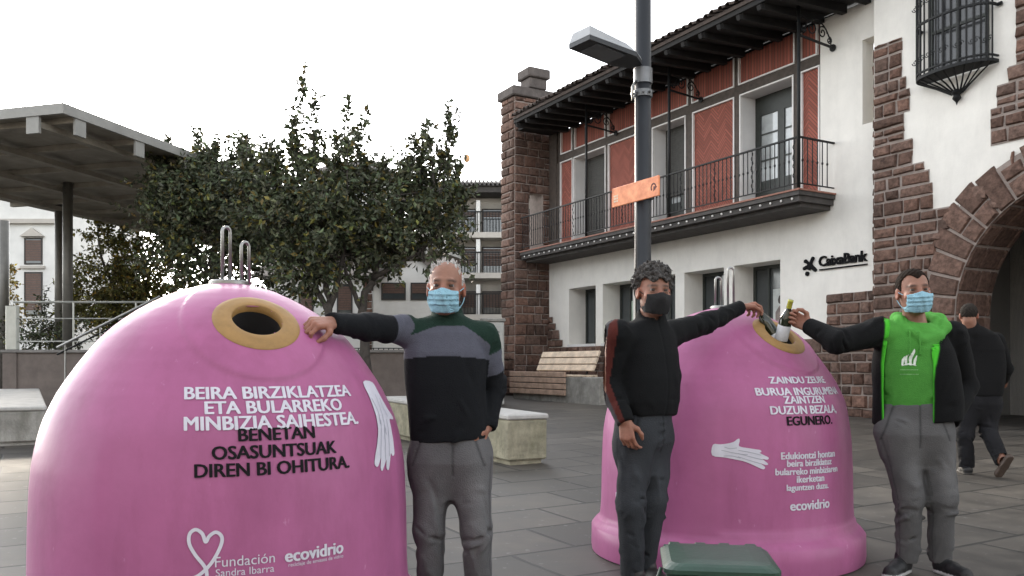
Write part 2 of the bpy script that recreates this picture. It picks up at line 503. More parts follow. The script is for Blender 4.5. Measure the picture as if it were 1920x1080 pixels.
lettering([('ecovidrio', 42, .487, .245, .0022), ('reciclaje de envases de vidrio', 42.5, .452, .235, 0.)], DWHITE, b1, 'company_lettering')
# heart ribbon emblem
a = Art()
V, F = stroke(curve2([(-.055, -.075), (-.02, -.06), (.02, -.02), (.05, .035), (.055, .07), (.035, .088), (.012, .075), (.0, .055), (-.012, .085), (-.035, .10), (-.055, .085), (-.056, .05), (-.035, .01), (-.005, -.03), (.004, -.06), (.0, -.12)], 7), .0125)
a.add(wrap(V, R(12.5), .505), F)
link('ribbon_emblem', a.V, a.F, DWHITE, b1)
def put_hand(root, az, z, L, rot, flip, slim=1.):
    cs, sn = math.cos(rot), math.sin(rot)
    T = lambda P: [(x * cs - (y + .5 * L) * sn, x * sn + (y + .5 * L) * cs) for x, y in P]
    V, F = fill_poly([(x * slim, y) for x, y in hand_art(flip, L)], .012)
    h = link('hand_emblem', wrap(T(V), R(az), z), F, DWHITE, root)
    a = Art()
    for x0, y0, x1, y1, x2, y2 in ((-.10, -.45, -.16, -.66, -.21, -.86), (-.03, -.45, -.08, -.68, -.12, -.89), (.04, -.45, .02, -.66, -.02, -.86), (-.12, -.2, -.10, -.35, -.13, -.5), (.08, -.2, .06, -.3, .09, -.42), (-.02, -.3, -.04, -.5, -.03, -.62), (.0, -.15, -.01, -.25, -.03, -.36)):
        V, F = stroke(curve2([(x0 * L * flip * slim, y0 * L), (x1 * L * flip * slim, y1 * L), (x2 * L * flip * slim, y2 * L)], 6), .004)
        a.add(wrap(T(V), R(az), z, .005), F)
    link('finger_line', a.V, a.F, GREYP, h)
put_hand(b1, 77.5, .94, .39, R(-2), 1, 1.12)
lettering([('ZAINDU ZEURE', 26.5, 1.098, .43, .0026), ('BURUA INGURUMENA', 27.5, 1.034, .66, .0026), ('ZAINTZEN', 25, .988, .30, .0026), ('DUZUN BEZALA,', 25.5, .932, .50, .0026)], DWHITE, b2, 'slogan_line')
lettering([('EGUNERO.', 26.5, .872, .345, .0026)], DBLACK, b2, 'slogan_line')
lettering([('Edukiontzi hontan', 24.5, .680, .40, .0022), ('beira birziklatuz', 24.5, .637, .33, .0022), ('bularreko minbiziaren', 24, .592, .46, .0022), ('ikerketan', 24, .548, .20, .0022), ('laguntzen duzu.', 23, .503, .30, .0022)], DWHITE, b2, 'notice_line')
lettering([('ecovidrio', 24, .402, .285, .0024)], DWHITE, b2, 'company_lettering')
put_hand(b2, -7, .70, .31, R(85), 1, .80)
# white sticker low on the far flank
V, F = fill_poly([(-.03, -.05), (.03, -.05), (.03, .05), (-.03, .05)], .02)
link('sticker', wrap(V, R(-66), .36), F, DWHITE, b2)

# ---------------------------------------------------------------- bank building (local x along the wall, -y out to the square)
rnd = random.Random(7)
PLASTER = mat('white_plaster', (.74, .715, .665), rough=.9, var=.07, vs=1.6, bump=.12, bs=30, stain=.22, stainc=(.42, .40, .37))
REVEAL = mat('grey_white_plaster', (.62, .61, .60), rough=.9, var=.06, vs=2)
TIMBER = mat('dark_timber', (.060, .045, .036), rough=.75, var=.35, vs=9, bump=.2, bs=25)
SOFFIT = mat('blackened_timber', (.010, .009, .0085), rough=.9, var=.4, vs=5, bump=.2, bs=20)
LIME = mat('white_line_paint', (.70, .68, .66), rough=.8, var=.08)
IRON = mat('wrought_iron', (.010, .0105, .011), rough=.6, var=.3, vs=20, metal=.0, spec=.25)
TILE = mat('old_roof_tile', (.055, .040, .033), rough=.9, var=.45, vs=7, bump=.3, bs=25)
GLASS = mat('window_glass', (.045, .052, .055), rough=.06, var=.25, vs=.8, spec=.8)
FRAMEM = mat('dark_green_frame', (.030, .034, .030), rough=.5, var=.2, vs=9)
SHUT = mat('slatted_shutter', (.060, .058, .052), rough=.7, var=.2, vs=12)
STONE = mat('brown_purple_stone', (.125, .077, .060), rough=.92, var=.5, vs=13, bump=1., bs=13, attr='Col', spec=.25)
MORTAR = mat('pale_mortar', (.27, .225, .20), rough=.95, var=.2, vs=8, bump=.3, bs=40)
def herring(name, vertical):
    m = bpy.data.materials.new(name); m.use_nodes = True
    t = m.node_tree; N = t.nodes; L = t.links; b = N['Principled BSDF']
    tc = N.new('ShaderNodeTexCoord'); sp = N.new('ShaderNodeSeparateXYZ'); L.new(tc.outputs['Object'], sp.inputs[0])
    def M(op, a, c=None, d=None):
        n = N.new('ShaderNodeMath'); n.operation = op
        for i, q in enumerate((a, c, d)):
            if q is None: continue
            if isinstance(q, (int, float)): n.inputs[i].default_value = q
            else: L.new(q, n.inputs[i])
        return n.outputs[0]
    if vertical:
        f = M('FRACT', M('DIVIDE', sp.outputs[0], .082))
        line = M('GREATER_THAN', f, .74)
        cell = M('FLOOR', M('DIVIDE', sp.outputs[0], .082))
    else:
        P = .46
        tri = M('MULTIPLY', M('ABSOLUTE', M('SUBTRACT', M('MULTIPLY', M('FRACT', M('DIVIDE', sp.outputs[0], P)), 2), 1)), P * .55)
        y = M('DIVIDE', M('ADD', sp.outputs[2], tri), .078)
        f = M('FRACT', y); cell = M('FLOOR', y)
        line = M('GREATER_THAN', f, .72)
    wn = N.new('ShaderNodeTexWhiteNoise'); wn.noise_dimensions = '2D'
    cb = N.new('ShaderNodeCombineXYZ'); L.new(cell, cb.inputs[0]); L.new(M('FLOOR', M('DIVIDE', sp.outputs[0], .23)), cb.inputs[1])
    L.new(cb.outputs[0], wn.inputs['Vector'])
    rp = N.new('ShaderNodeValToRGB')
    rp.color_ramp.elements[0].color = (.215, .056, .038, 1); rp.color_ramp.elements[1].color = (.33, .094, .064, 1)
    L.new(wn.outputs['Value'], rp.inputs[0])
    mx = N.new('ShaderNodeMix'); mx.data_type = 'RGBA'; L.new(line, mx.inputs[0]); L.new(rp.outputs[0], mx.inputs[6]); mx.inputs[7].default_value = (.115, .055, .040, 1)
    L.new(mx.outputs[2], b.inputs['Base Color']); b.inputs['Roughness'].default_value = .85
    bp = N.new('ShaderNodeBump'); bp.inputs['Strength'].default_value = .5; bp.inputs['Distance'].default_value = .01; bp.invert = True
    L.new(line, bp.inputs['Height']); L.new(bp.outputs[0], b.inputs['Normal'])
    return m
BRICKH = herring('herringbone_brick', False)
BRICKV = herring('soldier_brick', True)

def stones(mb, rows, fn, wmin=.20, wmax=.52, gap=.022, dep=.05, rn=rnd):
    """rows: (z0, z1, a0, a1); fn(a, h, z) gives a point, h = height above the wall"""
    for z0, z1, a0, a1 in rows:
        a = a0
        while a < a1 - .02:
            wd = rn.uniform(wmin, wmax)
            if a1 - (a + wd) < wmin * .7: wd = a1 - a
            b = min(a1, a + wd)
            split = (z1 - z0) > .27 and rn.random() < .18
            for (q0, q1) in ([(z0, (z0 + z1) / 2), ((z0 + z1) / 2, z1)] if split else [(z0, z1)]):
                j = lambda s=.012: rn.uniform(-s, s)
                A0, A1, Z0, Z1 = a + gap / 2, b - gap / 2, q0 + gap / 2, q1 - gap / 2
                h = dep + rn.uniform(-.015, .02); i = min(.022, (A1 - A0) * .2)
                o = [(A0 + j(), Z0 + j(.008)), (A1 + j(), Z0 + j(.008)), (A1 + j(), Z1 + j(.008)), (A0 + j(), Z1 + j(.008))]
                V = [fn(x, -.005, z) for x, z in o]
                cx, cz = (A0 + A1) / 2, (Z0 + Z1) / 2
                V += [fn(x + (i if x < cx else -i), h * rn.uniform(.75, 1.05), z + (i if z < cz else -i)) for x, z in o]
                V += [fn(cx + j(.05), h * 1.2, cz + j(.03))]
                k = rn.uniform(.62, 1.3); hue = rn.uniform(-.07, .07)
                mb.add(V, [(0, 1, 5, 4), (1, 2, 6, 5), (2, 3, 7, 6), (3, 0, 4, 7), (4, 5, 8), (5, 6, 8), (6, 7, 8), (7, 4, 8)], (k * (1 + hue), k, k * (1 - hue * .5)))
            a = b
def course_rows(z0, z1, lim, hmin=.16, hmax=.29, rn=rnd):
    out = []; z = z0
    while z < z1 - .01:
        h = rn.uniform(hmin, hmax)
        if z1 - z - h < hmin * .6: h = z1 - z
        a0, a1 = lim(z + h / 2)
        if a1 > a0 + .05: out.append((z, z + h, a0, a1))
        z += h
    return out
def wall_holes(mb, s0, s1, z0, z1, holes, y=0., thick=.4):
    xs = sorted({s0, s1, *[h[0] for h in holes], *[h[1] for h in holes]}); zs = sorted({z0, z1, *[h[2] for h in holes], *[h[3] for h in holes]})
    for i in range(len(xs) - 1):
        for k in range(len(zs) - 1):
            cx, cz = (xs[i] + xs[i + 1]) / 2, (zs[k] + zs[k + 1]) / 2
            if any(h[0] < cx < h[1] and h[2] < cz < h[3] for h in holes): continue
            mb.add([(xs[i], y, zs[k]), (xs[i + 1], y, zs[k]), (xs[i + 1], y, zs[k + 1]), (xs[i], y, zs[k + 1])], [(0, 1, 2, 3)])
    for h in holes:
        a, b, c, d = h[:4]; t = h[4] if len(h) > 4 else thick
        mb.add([(a, y, c), (b, y, c), (b, y, d), (a, y, d), (a, y + t, c), (b, y + t, c), (b, y + t, d), (a, y + t, d)],
               [(0, 3, 7, 4), (1, 5, 6, 2), (0, 4, 5, 1), (3, 2, 6, 7)])

bank = empty('bank_building', (6.18, 16.3, 0), FA, 'white plastered bank with red herringbone brick upper floor and long iron balcony', 'building')
SL, SR = -10.2, 1.0                           # wall ends
GROUND_OP = [(-9.15 + 1.62 * i, -7.85 + 1.62 * i, 1.78, 3.36, .62) for i in range(5)]
mb = MB()
wall_holes(mb, SL, SR, 0, 4.3, GROUND_OP)
wall_holes(mb, -.36, SR, 4.3, 7.9, [(.60, .985, 5.64, 7.2, .32)])
mb.build('wall', PLASTER, bank)
# back and roof volume
MB().box(SL, SR + 3, 3.0, 9, 0, 8.0).build('rear_wall', PLASTER, bank)
# ground floor windows
for i, (a, b, c, d, t) in enumerate(GROUND_OP):
    f = MB(); f.box(a, b, t - .05, t, c, c + .06); f.box(a, b, t - .05, t, d - .07, d); f.box(a, a + .07, t - .05, t, c + .06, d - .07); f.box(b - .07, b, t - .05, t, c + .06, d - .07)
    f.box(a + .42, a + .47, t - .047, t - .003, c + .06, d - .07)
    wn = f.build('window', FRAMEM, bank)
    MB().box(a + .07, b - .07, t - .02, t - .012, c + .06, d - .07).build('pane', GLASS, wn)
    MB().box(a - .02, b + .02, -.05, .0, c - .07, c - .003).build('sill', REVEAL, wn)
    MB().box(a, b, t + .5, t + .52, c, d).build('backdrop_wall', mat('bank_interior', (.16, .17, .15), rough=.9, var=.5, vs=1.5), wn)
# a pale green panel and a poster in two of the windows
P4 = GROUND_OP[4]
ps = MB().box(P4[0] + .56, P4[1] - .08, .585, .592, 1.95, 2.83).build('window_poster', mat('poster_paper', (.50, .52, .50), rough=.6, var=.3, vs=2), bank)
fg = MB()
fg.lathe([(.0, .0), (.09, .05), (.10, .12), (.07, .2), (.0, .22)], 12, origin=(P4[0] + .80, .578, 2.48))
fg.lathe([(.0, .0), (.09, .05), (.10, .12), (.07, .2), (.0, .22)], 12, origin=(P4[0] + 1.06, .578, 2.35))
for q in range(0, len(fg.V)): fg.V[q] = (fg.V[q][0], .583 + (fg.V[q][1] - .578) * .02, fg.V[q][2])
fg.build('printed_head', mat('poster_dark_hair', (.05, .04, .035), rough=.7), ps)
bd = MB()
for cx, zt, hw in ((P4[0] + .80, 2.47, .17), (P4[0] + 1.06, 2.34, .16)):
    bd.add([(cx - hw, .5835, 1.97), (cx + hw, .5835, 1.97), (cx + hw, .5835, zt - .14), (cx + .06, .5835, zt), (cx - .06, .5835, zt), (cx - hw, .5835, zt - .14)], [(0, 1, 2, 3, 4, 5)])
bd.build('printed_body', mat('poster_clothes', (.27, .22, .20), rough=.7, var=.5, vs=8), ps)
P1 = GROUND_OP[1]
MB().box(P1[0] + .5, P1[1] - .1, .58, .592, 1.9, 2.9).build('window_poster', mat('pale_green_poster', (.42, .52, .42), rough=.6, var=.2, vs=2), bank)

# stone plinth with stepped ends
ST = lambda a, h, z: (a, -h - .035, z)
mb = MB()
stones(mb, course_rows(.0, 1.72, lambda z: (SL, 1.0), .17, .28), ST, .2, .5)
stones(mb, course_rows(1.72, 2.56, lambda z: (-.17, 1.0), .2, .29), ST)
stones(mb, course_rows(1.72, 2.62, lambda z: (SL, -9.35 - .75 * (z - 1.72))), ST, .2, .4)
pl = mb.build('stone_plinth', STONE, bank, cols=True)
mb = MB().box(SL, -.1, -.04, -.003, 0, 1.71).box(-.16, 1.0, -.04, -.003, 1.72, 2.55).box(-.099, 1.0, -.04, -.003, 0, 1.719)
mb.build('mortar', MORTAR, pl)

# upper floor: posts, beams, brick panels and balcony doors
Z0, ZB0, ZB1, ZT = 4.46, 7.05, 7.26, 7.9
doors = [(-8.93, -7.41), (-5.48, -4.25), (-2.52, -1.03)]
panels = [(-9.62, -8.98), (-7.30, -6.10), (-5.98, -5.53), (-4.02, -2.68), (-.85, -.38)]
mb = MB()
mb.box(-9.72, -.36, .02, .10, ZB0, ZB1)
posts = [(-9.80, -9.66), (-8.98, -8.93), (-7.41, -7.31), (-6.10, -5.98), (-5.53, -5.48), (-4.25, -4.03), (-2.68, -2.52), (-1.03, -.86), (-.385, -.355)]
for a, b in posts: mb.box(a, b, .015, .12, Z0, ZB0 - .003); 
for a, b in [(-9.72, -9.66), (-9.0, -8.90), (-7.42, -7.32), (-6.10, -5.98), (-4.16, -4.06), (-2.68, -2.56), (-1.0, -.88)]: mb.box(a, b, .018, .12, ZB1 + .003, ZT)
mb.build('timber_frame', TIMBER, bank)
for a, b in panels: MB().box(a, b, .05, .10, Z0, ZB0).build('brick_panel', BRICKH, bank)
MB().box(SL, -9.80, .0, .3, 4.3, 7.95).box(-9.8, -9.66, .05, .3, ZB1, 7.95).build('end_wall', TIMBER, bank)
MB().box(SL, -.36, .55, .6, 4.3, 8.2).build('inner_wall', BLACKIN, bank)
mb = MB(); mb.box(-9.66, -.38, .055, .10, ZB1, ZT); mb.build('brick_band', BRICKV, bank)
mb = MB(); lw = .032
for a, b in panels + doors:
    for x in (a, b - lw): mb.box(x, x + lw, -.004, .06, Z0, ZB0 - lw - .002)
    mb.box(a, b, -.004, .06, ZB0 - lw, ZB0 - .001)
bays = [-9.66, -8.95, -7.37, -6.04, -4.11, -2.62, -.94, -.38]
for a, b in zip(bays[:-1], bays[1:]):
    mb.box(a + .06, b - .06, -.004, .06, ZB1 + .001, ZB1 + lw)
    for x in (a + .06, b - .06 - lw): mb.box(x, x + lw, -.004, .06, ZB1 + lw + .002, ZT)
mb.build('white_outline', LIME, bank)
for i, (a, b) in enumerate(doors):
    a += lw; b -= lw; t = .45
    mb = MB()
    mb.add([(a, .06, Z0), (a, t, Z0), (a, t, ZB0 - lw), (a, .06, ZB0 - lw)], [(0, 1, 2, 3)])
    mb.add([(b, .06, Z0), (b, t, Z0), (b, t, ZB0 - lw), (b, .06, ZB0 - lw)], [(3, 2, 1, 0)])
    mb.add([(a, .06, ZB0 - lw), (b, .06, ZB0 - lw), (b, t, ZB0 - lw), (a, t, ZB0 - lw)], [(0, 3, 2, 1)])
    mb.build('door_reveal', REVEAL, bank)
    if i < 2:
        d = MB(); z = 4.75 if i == 0 else 5.35
        d.box(a, b, t - .03, t, z, ZB0 - lw)
        for k in range(int((ZB0 - z) / .06)): d.box(a + .01, b - .01, t - .042, t - .03, z + k * .06 + .008, z + k * .06 + .05)
        dd = d.build('roller_shutter', SHUT, bank)
    d = MB()
    zt = ZB0 - .35 if i == 2 else ZB0 - 1.2
    m = (a + b) / 2
    for x0, x1 in ((a, a + .14), (m - .09, m + .09), (b - .14, b)): d.box(x0, x1, t + .01, t + .07, Z0, zt)
    for z in (Z0, zt - .09): d.box(a + .14, m - .09, t + .012, t + .068, z, z + .09); d.box(m + .09, b - .14, t + .012, t + .068, z, z + .09)
    d.box(a + .14, m - .09, t + .015, t + .06, Z0 + .09, Z0 + .72); d.box(m + .09, b - .14, t + .015, t + .06, Z0 + .09, Z0 + .72)
    for z in (Z0 + 1.15, Z0 + 1.72):
        d.box(a + .14, m - .09, t + .016, t + .06, z, z + .03); d.box(m + .09, b - .14, t + .016, t + .06, z, z + .03)
    d.box(a, b, t + .012, t + .09, zt, ZB0 - lw)
    fr = d.build('balcony_door', FRAMEM, bank)
    MB().box(a + .14, m - .09, t + .04, t + .048, Z0 + .72, zt - .09).box(m + .09, b - .14, t + .04, t + .048, Z0 + .72, zt - .09).build('pane', mat('bright_glass', (.35, .37, .37), rough=.04, var=.5, vs=1.4, spec=.9), fr)

# balcony
bs = MB(); bs.box(SL, .0, -1.0, -.002, 4.36, 4.44); bs.box(SL, -.04, -.95, -.002, 4.25, 4.358); bs.box(SL, -.12, -.80, -.002, 4.17, 4.248)
bal = bs.build('balcony', mat('weathered_balcony_stone', (.060, .054, .050), rough=.85, var=.35, vs=6, bump=.4, bs=25), bank)
MB().box(SL, .02, -1.02, -.002, 4.443, 4.475).build('balcony_edge', mat('terracotta_edge', (.26, .12, .085), rough=.8, var=.3, vs=9), bal)
bulb = None
for i in range(38):
    x = -10.0 + i * .265
    if bulb is None:
        bulb = MB().lathe([(0, -.022), (.020, -.012), (.026, 0), (.020, .012), (0, .022)], 8, axis=(0, -1, 0)).build('dentil', mat('white_dentil', (.72, .70, .66), rough=.6, var=.1), bal, loc=(x, -.965, 4.31), smooth=True)
    else:
        c = bulb.copy(); C.objects.link(c); c.location = (x, -.965, 4.31)
rail = MB(); rail.obox((SL, -.96, 5.44), (-.04, -.96, 5.44), .045, .03); rail.obox((-.04, -.982, 5.44), (-.04, 0, 5.44), .045, .03)
rail.obox((SL, -.96, 4.58), (-.04, -.96, 4.58), .03, .02); rail.obox((-.04, -.975, 4.58), (-.04, 0, 4.58), .03, .02)
rl = rail.build('railing', IRON, bal)
def baluster(x, y, fancy):
    m = MB()
    if fancy:
        pts = []
        for k in range(25):
            t = k / 24; pts.append((.028 * math.sin(t * 9 * math.pi), 0, .02 + t * .8))
        m.tube(pts, .008, 5); m.tube([(0, 0, 0), (0, 0, .85)], .009, 5)
        m.tube([(-x_, 0, .42 + z_) for x_, z_ in curve2([(.0, .0), (.03, .05), (.02, .1), (.0, .08)], 4)], .007, 4)
    else:
        m.tube([(0, 0, 0), (0, 0, .40), (0, 0, .42), (0, 0, .44), (0, 0, .46), (0, 0, .85)], [.0105, .0105, .02, .02, .0105, .0105], 6)
    return m.build('baluster', IRON, rl, loc=(x, y, 4.585))
bp_, bf_ = None, None
spots = [(-10.1 + i * .117, -.96) for i in range(86)] + [(-.04, -.86 + .135 * i) for i in range(6)]
for k, (x, y) in enumerate(spots):
    fancy = k % 9 == 4
    src = bf_ if fancy else bp_
    if src is None:
        o = baluster(x, y, fancy)
        if fancy: bf_ = o
        else: bp_ = o
    else:
        c = src.copy(); C.objects.link(c); c.location = (x, y, 4.585)
# slender iron posts up to the eaves with scroll brackets back to the wall
def spiral(c, r0, turns, a0, n=30, k=1):
    return [(c[0] + r0 * (1 - t / n * .85) * math.cos(a0 + k * turns * 2 * math.pi * t / n), c[1] + r0 * (1 - t / n * .85) * math.sin(a0 + k * turns * 2 * math.pi * t / n)) for t in range(n + 1)]
for x in (-.04, -3.70, -6.92):
    MB().tube([(x, -.96, 4.47), (x, -.96, 7.9)], .033, 10).build('iron_post', IRON, bank, smooth=True)
    sc = MB(); yw = .02
    sc.obox((x, -.93, 7.33), (x, yw, 7.26), .035, .035)
    sc.lathe([(.0, 0), (.07, .01), (.07, .03), (.0, .05)], 10, axis=(0, -1, 0), origin=(x, -.01, 7.26))
    for (c_, r0, a0, k) in (((-.32, 7.50), .13, 0, 1), ((-.62, 7.52), .15, math.pi, -1), ((-.13, 7.38), .07, math.pi / 2, -1), ((-.83, 7.44), .07, 0, 1)):
        sc.tube([(x, p[0], p[1]) for p in spiral(c_, r0, 1.6, a0, 30, k)], .013, 5)
    sc.tube([(x, p[0], p[1]) for p in curve2([(-.08, 7.30), (-.12, 7.42), (-.25, 7.60), (-.47, 7.72), (-.7, 7.66), (-.9, 7.72)], 5)], .014, 5)
    sc.build('scroll_bracket', IRON, bank)

# roof: boarded eaves on rafters, edge beam and barrel tiles
EO = 1.7
rf = MB(); z0, z1 = 7.86, 8.10
EL = -9.35
rf.box(SL, EL - .003, -1.05, .1, 7.96, 8.04)
rf.add([(EL, -EO, z0), (SR + .0, -EO, z0), (SR + .0, .1, 8.0), (EL, .1, 8.0), (EL, -EO, z0 + .09), (SR, -EO, z0 + .09), (SR, 4.5, 10.1), (EL, 4.5, 10.1)], [(0, 1, 2, 3), (4, 7, 6, 5), (0, 4, 5, 1), (3, 2, 6, 7), (1, 5, 6, 2), (0, 3, 7, 4)])
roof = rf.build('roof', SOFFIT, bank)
for i in range(20):
    x = -9.2 + i * .523
    r_ = MB().add([(x - .06, -EO + .06, 7.74), (x + .06, -EO + .06, 7.74), (x + .06, -.01, 7.82), (x - .06, -.01, 7.82), (x - .06, -EO + .06, 7.86), (x + .06, -EO + .06, 7.86), (x + .06, -.01, 8.0), (x - .06, -.01, 8.0)], [(0, 3, 2, 1), (0, 1, 5, 4), (1, 2, 6, 5), (3, 0, 4, 7), (4, 5, 6, 7)])
    r_.obox((x, -EO + .05, 7.80), (x, -EO - .01, 7.78), .09, .09)
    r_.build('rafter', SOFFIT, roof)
tl = MB(); n_t = 49
for i in range(n_t):
    x = EL + (SR - EL) * (i + .5) / n_t; rr = .083
    L_ = 4.6
    for seg in range(2):
        V = []; F = []
        jz = rnd.uniform(-.012, .012); jy = rnd.uniform(-.05, .03)
        for (yy, zz) in ((-EO - .10 + jy, 8.04 + jz), (4.5, 10.17)):
            for sgn, r2 in ((1, rr), (1, rr - .018)):
                for j in range(7):
                    a_ = math.pi * j / 6
                    V.append((x + r2 * math.cos(a_), yy, zz + r2 * .95 * math.sin(a_)))
        for j in range(6):
            F += [(j, j + 1, 15 + j, 14 + j), (7 + j, 21 + j, 22 + j, 8 + j), (j, 7 + j, 8 + j, j + 1)]
        tl.add(V, F); break
tl.box(EL, SR, -EO - .03, -EO + .1, 7.955, 8.03)
tl.build('roof_tile', TILE, roof)

# end wall of the balcony: stone pier with an arched opening and a capped chimney on top
mb = MB(); pier_y0, pier_y1 = -1.1, .3
T0, T1 = -11.08, -10.33
fn_r = lambda a, h, z: (T1 + h, a, z)
fn_f = lambda a, h, z: (a, -1.1 - h, z)
AR = (-.62, -.14, 5.0, 6.35)                   # y0, y1, z0, crown
rows = []
for z0_, z1_, a0, a1 in course_rows(0, 9.0, lambda z: (-1.1, .3), .2, .33):
    zc = (z0_ + z1_) / 2
    if 4.45 < zc < 6.4:
        hw = .24 if zc < 6.1 else max(.0, math.sqrt(max(0, .24 ** 2 - (zc - 6.1) ** 2)))
        rows += [(z0_, z1_, a0, -.38 - hw), (z0_, z1_, -.38 + hw, a1)]
    else: rows.append((z0_, z1_, a0, a1))
stones(mb, rows, fn_r, .22, .5)
stones(mb, course_rows(0, 9.0, lambda z: (T0, T1), .2, .33), fn_f, .3, .55)
pier = mb.build('stone_pier', STONE, bank, cols=True)
mb = MB()
for y0, y1, z0_, z1_ in ((-1.1, -.62, 0, 9.0), (-.14, .3, 0, 9.0), (-.62, -.14, 0, 4.45), (-.62, -.14, 6.35, 9.0)):
    mb.box(T0, T1, y0, y1, z0_, z1_)
mb.build('pier_core', MORTAR, pier)
cp = MB(); cp.bbox(T0 - .1, T1 + .12, -1.22, .3, 9.0, 9.28, .03); cp.bbox(-10.72, -10.18, -.68, -.09, 9.28, 9.58, .02); cp.bbox(-10.80, -10.10, -.76, -.01, 9.58, 9.86, .03)
cp.build('chimney_cap', mat('dark_cap_stone', (.085, .072, .066), rough=.9, var=.35, vs=5, bump=.6, bs=15), pier)

# bank sign: five-armed star emblem and raised letters
sg = empty('bank_sign', (0, 0, 0), 0)
sg.parent = None
sg.matrix_world = Matrix.Translation((6.18, 16.3, 0)) @ Matrix.Rotation(FA, 4, 'Z') @ Matrix.Translation((-.75, -.004, 3.0))
tag(sg, 'black raised bank name with blot star emblem on the white wall', 'sign')
SGB = mat('black_sign_enamel', (.006, .006, .007), rough=.7, var=.2, spec=.1)
def solid(V2, F2, sc, ox, oz, dep):
    V = []; F = []; n = len(V2)
    for q in (0, 1):
        for x, y in V2: V.append((x * sc + ox, -.004 - q * dep, y * sc + oz))
    for f in F2: F.append(tuple(i + n for i in f)); F.append(tuple(f)[::-1])
    from collections import Counter
    ed = Counter(tuple(sorted((f[i], f[(i + 1) % len(f)]))) for f in F2 for i in range(len(f)))
    for f in F2:
        for i in range(len(f)):
            p, q = f[i], f[(i + 1) % len(f)]
            if ed[tuple(sorted((p, q)))] == 1: F.append((p, q, q + n, p + n))
    return V, F
V2, F2 = text_mesh('CaixaBank', .26, .006, .93, 'LEFT')
k = 1.10 / (max(v[0] for v in V2) - min(v[0] for v in V2))
V, F = solid(V2, F2, k, .37, .115, .03)
link('sign_lettering', V, F, SGB, sg)
MB().box(.39, 1.47, -.03, -.004, .035, .060).build('underline', SGB, sg)
st = []
for (ang, L_, wd) in ((60, .17, .055), (140, .165, .06), (200, .17, .05), (-40, .185, .055), (255, .10, .06)):
    a_ = R(ang)
    for da, rr in ((-.62, .055), (-wd / L_ * .62, L_ * .97), (wd / L_ * .62, L_)): st.append((ang + math.degrees(da) if rr > .06 else ang - 38, rr))
st.sort()
V2, F2 = fill_poly(smooth_poly([(rr * math.cos(R(a_)), rr * math.sin(R(a_))) for a_, rr in st], 3), .05)
V, F = solid(V2, F2, 1.0, .16, .16, .03)
sm = link('star_emblem', V, F, SGB, sg)
MB().lathe([(.0, .004), (.045, .004), (.045, .03), (0, .034)], 16, axis=(0, -1, 0), origin=(.09, 0, .0)).build('emblem_dot', SGB, sm)

# ---------------------------------------------------------------- stone block with the arch, right of the bank
arc = empty('arched_building', (6.18, 16.3, 0), FA, 'white building with brown stone corner, big stone arch and caged window', 'building')
O = .2; BL = 1.0; CX, CZ, AR_ = 4.55, 2.0, 2.0
def aw(mb, y, x0, x1, z1, r):
    """wall with the arch cut out"""
    n = 28; V = []; F = []
    th = [math.pi - math.pi * i / n for i in range(n + 1)]
    inn = [(CX - r, 0)] + [(CX + r * math.cos(t), CZ + r * math.sin(t)) for t in th] + [(CX + r, 0)]
    outp = [(x0, 0)] + [((x0 if i < n * .3 else x0 + (x1 - x0) * (i / n - .3) / .4 if i < n * .7 else x1), (CZ + (z1 - CZ) * i / (n * .3) if i < n * .3 else z1 if i <= n * .7 else z1 - (z1 - CZ) * (i / n - .7) / .3)) for i in range(n + 1)] + [(x1, 0)]
    for p, q in zip(inn, outp): V += [(p[0], y, p[1]), (q[0], y, q[1])]
    for i in range(len(inn) - 1): F.append((2 * i, 2 * i + 2, 2 * i + 3, 2 * i + 1))
    mb.add(V, F)
mb = MB(); aw(mb, -O, BL, 9.0, 12.5, AR_ + .35); mb.box(BL, BL + .3, -O + .002, 3, 0, 12.5)
mb.box(9.0, 12, -O, 3, 0, 12.5)
mb.build('wall', PLASTER, arc)
fa = lambda a, h, z: (a, -O - h, z)
def xl(z):                                     # left side of the voussoir ring
    if z < CZ: return CX - 2.55
    return CX - math.sqrt(max(.0, 2.62 ** 2 - (z - CZ) ** 2)) if z - CZ < 2.6 else CX
rights = [(2.55, 99), (3.9, None), (4.2, 2.15), (4.55, 2.12), (4.85, 2.02), (5.15, 1.78), (5.45, 1.66), (5.75, 1.72), (6.0, 1.68), (6.3, 1.62), (6.9, 1.58)]
rows = []; z = .0
hs = [.33, .26, .30, .24, .32, .28, .30, .25, .27, .30, .33, .26, .24, .30, .30, .22, .28, .24, .34, .26, .30, .20, .32, .27, .18]
for i, h in enumerate([q_ * .76 for q_ in hs + hs[::-1]]):
    zc = z + h / 2
    if z > 6.88: break
    if zc < 3.75: r_ = xl(zc) + .04
    else:
        r_ = 2.15 if zc < 4.2 else 2.10 if zc < 4.5 else 2.0 if zc < 4.75 else 1.78 if zc < 5.1 else 1.62 if zc < 5.5 else 1.73 if zc < 5.9 else 1.66 if zc < 6.3 else 1.58
    rows.append((z, min(z + h, 6.9), BL + .0, r_))
    # right-hand stones above the arch
    if zc > 3.6:
        lft = 3.05 if zc < 3.8 else 2.62 if zc < 3.9 else 2.82 if zc < 4.2 else 2.98 if zc < 4.5 else 3.12 if zc < 5.2 else 3.22 if zc < 5.5 else 3.40 if zc < 5.75 else 3.52
        lo = xl(zc) if zc - CZ < 2.6 else lft
        rows.append((z, z + h, max(lft, min(lo, 4.3)) if zc > 4.0 else lft, 4.6 if zc - CZ > 2.5 else max(lft + .3, xl(zc) + .05)))
    z += h
zz = z
while zz < 9:
    h = rnd.uniform(.22, .34); rows.append((zz, zz + h, 3.55, 5.2)); zz += h
mb = MB(); stones(mb, rows, fa, .20, .56, .026, .055)
